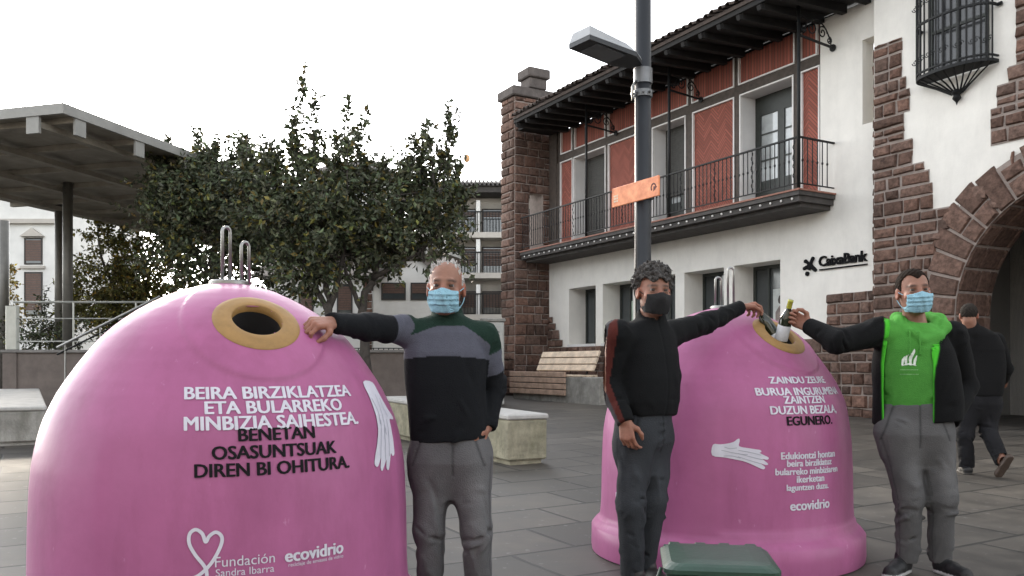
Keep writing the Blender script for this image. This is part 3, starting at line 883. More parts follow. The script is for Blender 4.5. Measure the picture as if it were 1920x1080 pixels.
# corner return of the quoins
stones(mb, course_rows(0, 6.9, lambda z: (-O, .0)), lambda a, h, z: (BL - h + .0, a, z), .2, .4)
# voussoirs
t = 0; nv = 21
for i in range(nv):
    a0, a1 = math.pi * i / nv, math.pi * (i + 1) / nv
    ro = 2.62 + rnd.choice([-.06, .0, .1, .16]); parts_ = [(AR_, ro)] if rnd.random() < .45 else [(AR_, AR_ + .33 + rnd.uniform(-.06, .08)), (None, ro)]
    prev = None
    for r0, r1 in parts_:
        r0 = r0 if r0 else prev; prev = r1
        g = .013
        P = [(r0 + g, a0 + g / r0), (r1 - g, a0 + g / r1), (r1 - g, a1 - g / r1), (r0 + g, a1 - g / r0)]
        h = .07 + rnd.uniform(-.015, .02)
        V = [fa(CX + r * math.cos(a), -.005, CZ + r * math.sin(a)) for r, a in P]
        ca, cr = (a0 + a1) / 2, (r0 + r1) / 2
        V += [fa(CX + (r + (.022 if r < cr else -.022)) * math.cos(a + (.012 if a < ca else -.012)), h * rnd.uniform(.75, 1.05), CZ + (r + (.022 if r < cr else -.022)) * math.sin(a + (.012 if a < ca else -.012))) for r, a in P]
        V.append(fa(CX + cr * math.cos(ca), h * 1.2, CZ + cr * math.sin(ca)))
        k = rnd.uniform(.68, 1.25)
        mb.add(V, [(0, 1, 5, 4), (1, 2, 6, 5), (2, 3, 7, 6), (3, 0, 4, 7), (4, 5, 8), (5, 6, 8), (6, 7, 8), (7, 4, 8)], (k, k, k))
# jamb stones under the springing and the deep intrados
stones(mb, course_rows(0, CZ, lambda z: (CX - AR_ - .62, CX - AR_), .24, .36), fa, .3, .6)
stones(mb, course_rows(0, CZ, lambda z: (-O, .75), .24, .36), lambda a, h, z: (CX - AR_ + h * .4, a, z), .25, .5)
for i in range(16):
    a0, a1 = math.pi * i / 16, math.pi * (i + 1) / 16
    y = -O
    while y < .74:
        y1 = min(.75, y + rnd.uniform(.25, .5)); k = rnd.uniform(.7, 1.2)
        V = [(CX + r * math.cos(a), yy, CZ + r * math.sin(a)) for r, yy, a in ((AR_ + .02, y + .01, a0 + .006), (AR_ + .02, y1 - .01, a0 + .006), (AR_ + .02, y1 - .01, a1 - .006), (AR_ + .02, y + .01, a1 - .006), (AR_ - .015, y + .03, a0 + .02), (AR_ - .015, y1 - .03, a0 + .02), (AR_ - .015, y1 - .03, a1 - .02), (AR_ - .015, y + .03, a1 - .02))]
        mb.add(V, [(0, 4, 5, 1), (1, 5, 6, 2), (2, 6, 7, 3), (3, 7, 4, 0), (4, 7, 6, 5)], (k, k, k)); y = y1
sw = mb.build('stonework', STONE, arc, cols=True)
# mortar bed behind the stones
mb = MB()
for z0_, z1_, a0, a1 in rows: mb.box(a0 + .015, a1 - .015, -O - .012, -O - .004, z0_ + .001, z1_ - .001)
n = 24
for r0, r1, y in ((AR_ + .005, 2.63, -O - .0145),):
    V = []; F = []
    for i in range(n + 1):
        a = math.pi * i / n
        V += [(CX + r0 * math.cos(a), y, CZ + r0 * math.sin(a)), (CX + r1 * math.cos(a), y, CZ + r1 * math.sin(a))]
    for i in range(n): F.append((2 * i, 2 * i + 1, 2 * i + 3, 2 * i + 2))
    mb.add(V, F)
V = []; F = []
for i in range(n + 1):
    a = math.pi * i / n
    V += [(CX + (AR_ + .012) * math.cos(a), -O - .014, CZ + (AR_ + .012) * math.sin(a)), (CX + (AR_ + .012) * math.cos(a), .76, CZ + (AR_ + .012) * math.sin(a))]
for i in range(n): F.append((2 * i, 2 * i + 2, 2 * i + 3, 2 * i + 1))
mb.add(V, F)
mb.box(CX - AR_ - .63, CX - AR_ - .002, -O - .013, .76, 0, CZ); mb.box(BL - .004, BL - .001, -O + .005, -.002, .0, 6.9)
mb.build('mortar', MORTAR, sw)
# vestibule behind the arch
INW = mat('shade_dimmed_plaster', (.15, .145, .135), rough=.9, var=.08, vs=2)  # white plaster colour darkened to carry the vestibule's shade
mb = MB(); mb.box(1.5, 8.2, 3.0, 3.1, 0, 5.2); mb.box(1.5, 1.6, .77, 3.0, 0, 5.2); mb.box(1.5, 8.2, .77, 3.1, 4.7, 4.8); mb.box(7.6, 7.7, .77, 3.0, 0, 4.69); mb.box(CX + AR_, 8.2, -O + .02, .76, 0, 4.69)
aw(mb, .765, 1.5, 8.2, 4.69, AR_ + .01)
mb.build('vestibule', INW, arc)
dr = MB(); a, b = 3.9, 6.3; dr.box(a, b, 2.9, 2.99, 0, 3.1); 
dd = dr.build('entrance_door', mat('dark_door', (.014, .014, .014), rough=.4, var=.3), arc)
MB().box(a + .15, (a + b) / 2 - .08, 2.885, 2.898, .6, 2.9).box((a + b) / 2 + .08, b - .15, 2.885, 2.898, .6, 2.9).build('pane', mat('dark_door_glass', (.02, .022, .022), rough=.05, var=.3, spec=.8), dd)
MB().box(a + .35, a + .62, 2.872, 2.884, 1.55, 1.95).build('notice', mat('grey_notice', (.22, .22, .21), rough=.6, var=.3, vs=20), dd)
# caged window
GX0, GX1, GZ0, GZ1 = 2.02, 3.2, 5.98, 8.2
wr_ = MB(); wr_.box(GX0 + .1, GX1 - .1, -O - .02, -O - .005, GZ0 + .05, GZ1)
win = wr_.build('window', mat('deep_window', (.035, .036, .038), rough=.1, var=.4, vs=2, spec=.6), arc)
fr = MB()
for x in (GX0 + .08, (GX0 + GX1) / 2 - .03, GX1 - .14): fr.box(x, x + .06, -O - .045, -O - .021, GZ0 + .05, GZ1)
for z in (GZ0 + .05, GZ0 + .75, GZ0 + 1.45): fr.box(GX0 + .14, GX1 - .14, -O - .042, -O - .022, z, z + .05)
fr.build('window_frame', FRAMEM, win)
cg = MB(); cxm = (GX0 + GX1) / 2; hw = (GX1 - GX0) / 2 + .06
def bow(t): return (cxm - hw * math.cos(math.pi * t), -O - .02 - .42 * math.sin(math.pi * t) ** .7)
for z, hh in ((GZ0 - .02, .05), (GZ0 + .06, .025), (GZ0 + .86, .035), (GZ0 + 1.75, .035)):
    for i in range(16):
        p, q = bow(i / 16), bow((i + 1) / 16); cg.obox((p[0], p[1], z), (q[0], q[1], z), .035, hh)
for i in range(1, 16):
    p = bow(i / 16); cg.tube([(p[0], p[1], GZ0), (p[0], p[1], GZ1)], .014 if i % 2 else .02, 6)
    if i % 2 == 0:
        for zz in (GZ0 + .3, GZ0 + 1.2): cg.tube([(p[0] + q[0], p[1], zz + q[1]) for q in spiral((0.04, 0), .05, 1.3, 0, 14)], .008, 4); cg.tube([(p[0] - q[0], p[1], zz - q[1]) for q in spiral((0.04, 0), .05, 1.3, 0, 14)], .008, 4)
V = [(cxm, -O - .03, GZ0 - .045)] + [(bow(i / 24)[0], bow(i / 24)[1], GZ0 - .045) for i in range(25)]
cg.add(V, [(0, i + 1, i + 2) for i in range(24)])
for s_ in (-1, 1): cg.lathe([(0, -.03), (.03, -.02), (.03, .05), (0, .06)], 8, axis=(s_, 0, 0), origin=(cxm + s_ * (hw + .02), -O - .04, GZ0 + .86))
cage = cg.build('window_cage', IRON, arc)
sh = MB()
for i in range(1, 12):
    p = bow(i / 12)
    sh.tube([(p[0], p[1] + .02, GZ0 - .05), (cxm + (p[0] - cxm) * .55, -O - .02 + (p[1] + O) * .45, GZ0 - .2), (cxm + (p[0] - cxm) * .14, -O - .06, GZ0 - .36)], [.012, .014, .017], 6)
sh.lathe([(.0, .0), (.02, .06), (.07, .12), (.05, .17), (.085, .21), (.06, .25), (.03, .27), (0, .27)], 14, origin=(cxm, -O - .07, 5.42))
sh.build('shell_bracket', IRON, cage)

# ---------------------------------------------------------------- signed-distance modelling of bodies and clothes
f32 = np.float32
def surf(f, lo, hi, h, B=6):
    """surface net of f = 0 on a grid of step h, evaluated only near the surface"""
    lo = np.array(lo, float); n = np.ceil((np.array(hi) - lo) / h).astype(int) + 2
    nb = -(-n // B); n = nb * B
    I = np.stack(np.meshgrid(*[np.arange(k) for k in nb], indexing='ij'), -1).reshape(-1, 3)
    fc = f((lo + (I * B + (B - 1) / 2) * h).astype(f32))
    D = np.where(fc > 0, 1., -1.).astype(f32).reshape(nb)
    D = np.repeat(np.repeat(np.repeat(D, B, 0), B, 1), B, 2)
    act = I[np.abs(fc) < B * h * .5 * 1.75 * 1.5 + .004]
    off = np.stack(np.meshgrid(*[np.arange(B)] * 3, indexing='ij'), -1).reshape(-1, 3)
    for s in range(0, len(act), 1500):
        idx = (act[s:s + 1500, None, :] * B + off[None]).reshape(-1, 3)
        D[idx[:, 0], idx[:, 1], idx[:, 2]] = f((lo + idx * h).astype(f32))
    ins = D < 0
    c = [(i, j, k) for i in (0, 1) for j in (0, 1) for k in (0, 1)]
    nx, ny, nz = n
    sub = lambda A, o: A[o[0]:nx - 1 + o[0], o[1]:ny - 1 + o[1], o[2]:nz - 1 + o[2]]
    tot = sum(sub(ins, o).astype(np.int8) for o in c)
    cell = np.argwhere((tot > 0) & (tot < 8))
    num = np.full((nx - 1, ny - 1, nz - 1), -1, np.int64); num[cell[:, 0], cell[:, 1], cell[:, 2]] = np.arange(len(cell))
    acc = np.zeros((len(cell), 3)); cnt = np.zeros(len(cell))
    for a in range(8):
        for b in range(a + 1, 8):
            oa, ob = np.array(c[a]), np.array(c[b])
            if np.abs(oa - ob).sum() != 1: continue
            pa, pb = cell + oa, cell + ob
            da = D[pa[:, 0], pa[:, 1], pa[:, 2]]; db = D[pb[:, 0], pb[:, 1], pb[:, 2]]
            m = (da < 0) != (db < 0); t = da[m] / (da[m] - db[m])
            acc[m] += pa[m] + (pb[m] - pa[m]) * t[:, None]; cnt[m] += 1
    V = lo + acc / cnt[:, None] * h
    F = []
    for ax in range(3):
        o = [0, 0, 0]; o[ax] = 1
        A = ins[:nx - o[0], :ny - o[1], :nz - o[2]]; Bn = ins[o[0]:, o[1]:, o[2]:]
        e = np.argwhere(A != Bn)
        u, v = (ax + 1) % 3, (ax + 2) % 3
        e = e[(e[:, u] > 0) & (e[:, v] > 0) & (e[:, u] < n[u] - 1) & (e[:, v] < n[v] - 1)]
        du = np.zeros(3, int); du[u] = 1; dv = np.zeros(3, int); dv[v] = 1
        q = np.stack([num[tuple((e - du - dv).T)], num[tuple((e - dv).T)], num[tuple(e.T)], num[tuple((e - du).T)]], 1)
        fl = ins[tuple(e.T)]
        q[~fl] = q[~fl][:, ::-1]
        F.append(q[(q >= 0).all(1)])
    return V, np.concatenate(F)
def v3(*a): return np.array(a, f32)
def cap(p, a, b, ra, rb=None):
    rb = ra if rb is None else rb
    a = np.asarray(a, f32); b = np.asarray(b, f32); d = b - a
    t = np.clip(((p - a) @ d) / (d @ d + 1e-9), 0, 1)
    return np.linalg.norm(p - a - t[:, None] * d, axis=1) - (ra + (rb - ra) * t)
def capt(p, a, b):
    a = np.asarray(a, f32); d = np.asarray(b, f32) - a
    return np.clip(((p - a) @ d) / (d @ d + 1e-9), 0, 1)
def ell(p, c, r, M=None):
    q = p - np.asarray(c, f32)
    if M is not None: q = q @ np.asarray(M, f32)
    r = np.asarray(r, f32)
    k0 = np.linalg.norm(q / r, axis=1); k1 = np.linalg.norm(q / r ** 2, axis=1) + 1e-6
    return k0 * (k0 - 1) / k1
def smin(a, b, k):
    h = np.clip(.5 + .5 * (b - a) / k, 0, 1)
    return b + (a - b) * h - k * h * (1 - h)
def shoulder_k(p, s, near=.05, far=.012):
    return (far + (near - far) * np.exp(-(np.linalg.norm(p - np.asarray(s, f32), axis=1) / .13) ** 2)).astype(f32)
def smax(a, b, k): return -smin(-a, -b, k)
def axes(yaw):
    return v3(math.cos(yaw), math.sin(yaw), 0), v3(math.sin(yaw), -math.cos(yaw), 0)   # right, front
def torso(p, prof, yaw, ex=2.5):
    P = np.array(prof, f32); z = p[:, 2]
    it = lambda k: np.interp(z, P[:, 0], P[:, k]).astype(f32)
    r, fr = axes(yaw)
    q = p - np.stack([it(1), it(2), z], 1)
    hw, hd = it(3), it(4)
    v = (np.abs(q @ r / hw) ** ex + np.abs(q @ fr / hd) ** ex) ** (1 / ex)
    d = (v - 1) * np.minimum(hw, hd)
    return smax(smax(d, z - P[-1, 0], .03), P[0, 0] - z, .01)
def wrinkle(p, fq, amp, seed):
    r = np.random.RandomState(seed); s = 0
    q = p
    for i in range(5):
        d = r.normal(size=3); d /= np.linalg.norm(d); d[2] *= 1.5
        q = p + .25 / fq * np.sin(p[:, [1, 2, 0]] * fq * 1.3 + r.rand(3) * 6)
        s = s + np.sin((q @ d) * fq * (.7 + .7 * r.rand()) + r.rand() * 6.28)
    return (amp * s / 2.2).astype(f32)
def rows_noise(p, a, b, fq, amp, seed):
    """creases that run across a limb, from a to b"""
    a = np.asarray(a, f32); d = np.asarray(b, f32) - a; L = np.linalg.norm(d); d = d / L
    t = (p - a) @ d
    w_ = np.sin(t * fq + 1.6 * np.sin(p[:, 0] * 31 + seed) + 1.2 * np.sin(p[:, 1] * 27 + seed * 2))
    return amp * w_

def hand_prims(w_, d, pn, th, curl, k=1., thumb=.5):
    """capsules of a hand: wrist w_, direction d, palm normal pn, thumb side th, curl of the fingers in degrees"""
    n_ = lambda v: np.asarray(v, float) / np.linalg.norm(v)
    w_ = np.asarray(w_, float); d = n_(d); pn = np.asarray(pn, float); pn = n_(pn - d * (pn @ d)); s = np.cross(d, pn)
    if s @ np.asarray(th, float) < 0: s = -s
    out = []
    L = [(.042, .026, .021), (.046, .030, .022), (.042, .028, .021), (.034, .021, .018)]
    for i in range(4):
        so = (.024, .008, -.008, -.022)[i] * k; ko = (.031, .0105, -.0105, -.030)[i] * k
        kn = w_ + d * (.092, .096, .091, .082)[i] * k + s * ko
        out.append(('palm', w_ + d * .012 * k + s * so, kn, .0150 * k, .0125 * k))
        c = curl[i] if isinstance(curl, (list, tuple)) else curl
        p = kn; a = 0; sp = (.10, .03, -.04, -.12)[i]
        for j, l in enumerate(L[i]):
            a += R(c) * (.75, 1.0, .7)[j]
            q = p + (d * math.cos(a) + pn * math.sin(a) + s * sp * math.cos(a)) * l * k
            out.append(('finger', p, q, (.0098 - .0009 * j) * k, (.0090 - .0010 * j) * k)); p = q
    p = w_ + d * .022 * k + s * .022 * k
    for j, (l, dv) in enumerate(((.046, d * .62 + s * .72 + pn * .35), (.034, d * (.8) + s * (.45 - .5 * thumb) + pn * (.2 + thumb * .9)), (.028, d * .85 + s * (.1 - .7 * thumb) + pn * (.2 + thumb * 1.0)))):
        q = p + n_(dv) * l * k
        out.append(('thumb', p, q, (.0150, .0115, .0105)[j] * k, (.0120, .0105, .0085)[j] * k)); p = q
    return out
def sdf_hand(p, H):
    d = None
    for kind, a, b, ra, rb in H:
        c = cap(p, a, b, ra, rb)
        d = c if d is None else smin(d, c, .010 if kind != 'finger' else .004)
    return d

def folds(p, segs):
    """raised or sunk creases along short bent lines (a, b, c, width, amplitude)"""
    d = np.zeros(len(p), f32)
    for a, b, c, w_, am in segs:
        L = np.linalg.norm(np.asarray(b) - np.asarray(a)) + np.linalg.norm(np.asarray(c) - np.asarray(b))
        near = np.linalg.norm(p - np.asarray(b, f32), axis=1) < L * .75 + 3 * w_
        if not near.any(): continue
        q = p[near]
        e = np.minimum(cap(q, a, b, 0), cap(q, b, c, 0))
        t = np.linalg.norm(q - np.asarray(b, f32), axis=1) / (L * .62)
        d[near] -= f32(am) * np.exp(-(e / f32(w_)) ** 2) * np.clip(1.15 - t, 0, 1)
    return d
def limb_folds(c, axis, r, n, seed, spread=.08, tilt=.5, am=.008, wd=.011, arc=.9):
    """n random creases wrapped part of the way round a limb near point c"""
    rn = np.random.RandomState(seed); c = np.asarray(c, float); ax = np.asarray(axis, float); ax /= np.linalg.norm(ax)
    u = np.cross(ax, (0, 1, 0)); 
    if np.linalg.norm(u) < .2: u = np.cross(ax, (1, 0, 0))
    u /= np.linalg.norm(u); v = np.cross(ax, u); out = []
    for i in range(n):
        a0 = rn.uniform(0, 6.28); o = rn.normal() * spread; tl = rn.normal() * tilt * r; da = rn.uniform(.4, 1.) * arc
        P = [c + ax * (o + tl * k + abs(k) * rn.uniform(-.012, .012)) + (u * math.cos(a0 + da * k) + v * math.sin(a0 + da * k)) * r for k in (-1, 0, 1)]
        out.append((*P, wd * rn.uniform(.7, 1.4), am * rn.uniform(.5, 1.2) * (1 if rn.rand() < .65 else -1)))
    return out

class Head:
    def __init__(s, c, yaw, H, tilt=0., nod=0.):
        s.c = np.asarray(c, float); s.k = H / .235
        M = Matrix.Rotation(yaw, 3, 'Z') @ Matrix.Rotation(tilt, 3, 'Y') @ Matrix.Rotation(nod, 3, 'X')
        s.M = np.array(M, f32)
    def loc(s, p): return ((p - s.c.astype(f32)) @ s.M) / f32(s.k)
    def pt(s, q): return s.c + s.M.astype(float) @ (np.asarray(q, float) * s.k)
    def skull(s, q):
        d = ell(q, (0, .018, .035), (.075, .097, .086))
        d = smin(d, ell(q, (0, -.022, -.035), (.060, .074, .078)), .035)
        return smin(d, cap(q, (-.012, -.066, -.098), (.012, -.066, -.098), .021), .03)
    def face(s, q):
        d = s.skull(q)
        d = smin(d, cap(q, (-.036, -.078, .031), (.036, -.078, .031), .0105), .018)
        for sg in (-1, 1):
            d = smax(d, -ell(q, (sg * .032, -.096, .010), (.0175, .014, .0105)), .010)
            for zz, yy in ((.0185, -.0825), (.0025, -.0805)):
                d = smin(d, cap(q, (sg * .021, yy, zz - .001), (sg * .032, yy - .0035, zz + (.001 if zz > .01 else -.001)), .0042), .003); d = smin(d, cap(q, (sg * .032, yy - .0035, zz + (.001 if zz > .01 else -.001)), (sg * .043, yy + .002, zz - .001), .0042), .003)
            d = smin(d, ell(q, (sg * .048, -.062, -.022), (.020, .022, .018)), .02)
            e = ell(q, (sg * .080, .012, -.008), (.011, .021, .033)); e = smax(e, -ell(q, (sg * .092, .006, -.006), (.008, .011, .019)), .006)
            d = smin(d, e, .010)
        d = smin(d, cap(q, (0, -.088, .014), (0, -.112, -.026), .0085, .0125), .012)
        for sg in (-1, 1): d = smin(d, cap(q, (sg * .011, -.096, -.030), (sg * .012, -.094, -.031), .0085), .008)
        d = smax(d, -cap(q, (-.022, -.098, -.064), (.022, -.098, -.064), .0035), .006)
        d = smin(d, cap(q, (-.016, -.091, -.072), (.016, -.091, -.072), .006), .008)
        return d * f32(s.k)
    def mask(s, q, pleats=True):
        d = s.skull(q)
        d = smin(d, cap(q, (0, -.092, .008), (0, -.108, -.028), .010, .016), .035)
        for sg in (-1, 1): d = smin(d, ell(q, (sg * .048, -.062, -.022), (.021, .024, .020)), .03)
        d = smin(d, ell(q, (0, -.050, -.062), (.055, .058, .060)), .03) - .0070
        if pleats:
            for zc in (-.030, -.052, -.074): d = d - .0035 * np.exp(-((q[:, 2] - zc - .10 * np.abs(q[:, 0]) ** 1.2) / .006) ** 2)
            d = d + .0018 * np.sin(q[:, 0] * 160 + q[:, 2] * 60)
        sh = np.abs(d) - .0022
        top = q[:, 2] - (-.010 + .011 * np.exp(-(q[:, 0] / .024) ** 2) - .08 * np.maximum(np.abs(q[:, 0]) - .03, 0))
        bot = -.112 - q[:, 2] + .25 * np.maximum(np.abs(q[:, 0]) - .03, 0)
        side = q[:, 1] + .018
        side = np.maximum(side, np.abs(q[:, 0]) - .068)
        return smax(smax(sh, np.maximum(top, bot), .003), side, .003) * f32(s.k)

SKIN = mat('skin', (.25, .125, .085), rough=.55, var=.16, vs=14, bump=.08, bs=90, spec=.4, attr='Col')
HAIR_G = mat('grey_curls', (.080, .075, .072), rough=.85, var=.75, vs=45, bump=.7, bs=120, spec=.15)
HAIR_W = mat('thin_white_hair', (.45, .43, .41), rough=.8, var=.4, vs=50, bump=.6, bs=120)
HAIR_B = mat('short_brown_hair', (.016, .010, .007), rough=.85, var=.5, vs=70, bump=.6, bs=140, spec=.1)
MASKB = mat('blue_surgical_mask', (.25, .45, .55), rough=.85, var=.08, vs=20, bump=.15, bs=160)
MASKK = mat('black_cloth_mask', (.010, .010, .011), rough=.9, var=.3, vs=20, bump=.2, bs=120)
KNIT = mat('knit_cloth', (1, 1, 1), rough=.92, var=.16, vs=30, bump=.35, bs=190, attr='Col', spec=.2)
DENIM = mat('denim', (1, 1, 1), rough=.88, var=.22, vs=9, bump=.3, bs=160, attr='Col', spec=.25)
SHOEM = mat('shoe_leather', (1, 1, 1), rough=.6, var=.2, vs=12, bump=.15, bs=60, attr='Col')
EYE = mat('eyeball', (1, 1, 1), rough=.2, var=.02, attr='Col')

def bounds(V, m): V = np.array(V); return V.min(0) - m, V.max(0) + m
def limb(p, pts, rr, k=.02):
    d = None
    for i in range(len(pts) - 1):
        c = cap(p, pts[i], pts[i + 1], rr[i], rr[i + 1])
        d = c if d is None else smin(d, c, k)
    return d
def sdf_obj(name, f, lo, hi, h, m, parent, colf=None, label=None):
    V, F = surf(f, lo, hi, h)
    cols = colf(V.astype(f32)) if colf else (np.ones((len(V), 3)) if m in (SKIN, KNIT, DENIM, SHOEM, EYE) else None)
    return link(name, V, F, m, parent, (0, 0, 0), True, cols=cols, label=label)

def human(label, base, head, neck, tprof, tyaw, arms, legs, pelvis, group=None):
    """skin body: one continuous surface from head to ankles, the clothes come as children"""
    def f(p):
        q = head.loc(p)
        d = head.face(q)
        d = smin(d, cap(p, head.pt((0, .025, -.055)), neck, .056, .062), .03)
        tp = [(z, x, y, max(.03, hw - .035), max(.03, hd - .035)) for z, x, y, hw, hd in tprof]
        d = smin(d, torso(p, tp, tyaw), .04)
        for a in arms:
            d = smin(d, limb(p, a['pts'], [r - .018 for r in a['r'][:-1]] + [.027], .02), .03)
            if 'hand' in a: d = smin(d, sdf_hand(p, a['hand']), .012)
        d = smin(d, torso(p, [(z, x, y, max(.03, hw - .03), max(.03, hd - .03)) for z, x, y, hw, hd in pelvis], tyaw), .04)
        for l in legs: d = smin(d, limb(p, l['pts'], [r - .02 for r in l['r']], .02), .03)
        return d
    allp = [head.pt((0, 0, .14)), head.pt((.1, .13, 0)), head.pt((-.1, -.13, 0))]
    for a in arms:
        allp += a['pts']
        if 'hand' in a: allp += [h[2] for h in a['hand']]
    for l in legs: allp += l['pts']
    for z, x, y, hw, hd in list(tprof) + list(pelvis): allp += [(x - hw, y - hw, z), (x + hw, y + hw, z)]
    lo, hi = bounds(allp, .03)
    V, F = surf(f, lo, hi, .0055)
    # blush: hands, nose, ears and cheeks a little redder
    q = head.loc(V.astype(f32)); c = np.ones((len(V), 3))
    red = np.exp(-(np.linalg.norm(q - v3(0, -.1, -.02), axis=1) / .03) ** 2) + np.exp(-((np.abs(q[:, 0]) - .08) / .02) ** 2 - (q[:, 2] / .05) ** 2)
    for a in arms:
        if 'hand' in a: red += .6 * np.exp(-(np.linalg.norm(V - np.array(a['hand'][0][2]), axis=1) / .08) ** 2)
    red = np.clip(red, 0, 1)[:, None]; c = c * (1 - red) + red * np.array([1.12, .80, .72])
    # eyebrows and the lids' dark line, with socket shade put into the colour
    for sg in (-1, 1):
        e = np.exp(-((q[:, 0] - sg * .034) / .022) ** 4 - ((q[:, 2] - .032 + .12 * np.maximum(np.abs(q[:, 0]) - .03, 0)) / .0065) ** 2) * (q[:, 1] < -.05)
        c = c * (1 - .80 * e[:, None])
        e = np.exp(-((q[:, 0] - sg * .032) / .018) ** 4 - ((q[:, 2] - .004) / .011) ** 4) * (q[:, 1] < -.05)
        c = c * (1 - .45 * e[:, None])
    body = link('person', V, F, SKIN, None, tuple(base), True, cols=c)
    tag(body, label, 'person', group)
    for sg in (-1, 1):
        cc = head.pt((sg * .032, -.0735, .010)); rr = .0125 * head.k
        m_ = MB().lathe([(rr * math.sin(t), -rr * math.cos(t)) for t in np.linspace(.01, math.pi - .01, 14)], 18, axis=tuple(head.M.astype(float) @ np.array([0, -1, 0])), origin=tuple(cc))
        VV = np.array(m_.V); fd = (VV - cc) @ (head.M.astype(float) @ np.array([0, -1, 0])) / rr
        col = np.where((fd > .74)[:, None], np.array([.03, .02, .015]), np.array([.22, .20, .19]))  # eye whites darkened in colour for the shade of the sockets
        link('eye', VV, m_.F, EYE, body, (0, 0, 0), True, cols=col)
    return body, lo, hi

def loops(head, body, m):
    mb = MB()
    for sg in (-1, 1):
        for z0, z1 in ((-.012, .012), (-.088, -.035)):
            P = [head.pt(q) for q in ((sg * .066, -.032, z0), (sg * .079, -.012, (z0 + z1) / 2), (sg * .084, .014, z1), (sg * .078, .026, z1 * .6 - .01))]
            mb.tube(P, .0022, 5)
    return mb.build('ear_loop', m, body)

def shoes(body, feet, colour, sole):
    for (heel, toe) in feet:
        heel = np.array(heel, float); toe = np.array(toe, float)
        d = (toe - heel); d[2] = 0; d /= np.linalg.norm(d); s_ = np.array([-d[1], d[0], 0])
        g = min(heel[2], toe[2])
        def f(p):
            a = heel + d * .035; b = toe - d * .045; m_ = (a + b) / 2
            x = limb(p, [a + (0, 0, .045), m_ + (0, 0, .040), b + (0, 0, .03)], [.042, .041, .040], .02)
            x = smin(x, cap(p, a + (0, 0, .05), a + d * .015 + (0, 0, .095), .040, .042), .03)
            so = limb(p, [a + (0, 0, .012), b + (0, 0, .012)], [.044, .047], .01); so = smax(so, p[:, 2] - (g + .026), .004)
            return smax(smin(x, so, .003), g + .001 - p[:, 2], .003)
        lo, hi = bounds([heel, toe, heel + (0, 0, .14)], .07)
        colf = lambda V: np.where((V[:, 2] < g + .022)[:, None], np.array(sole), np.array(colour))
        sdf_obj('shoe', f, lo, hi, .006, SHOEM, body, colf)

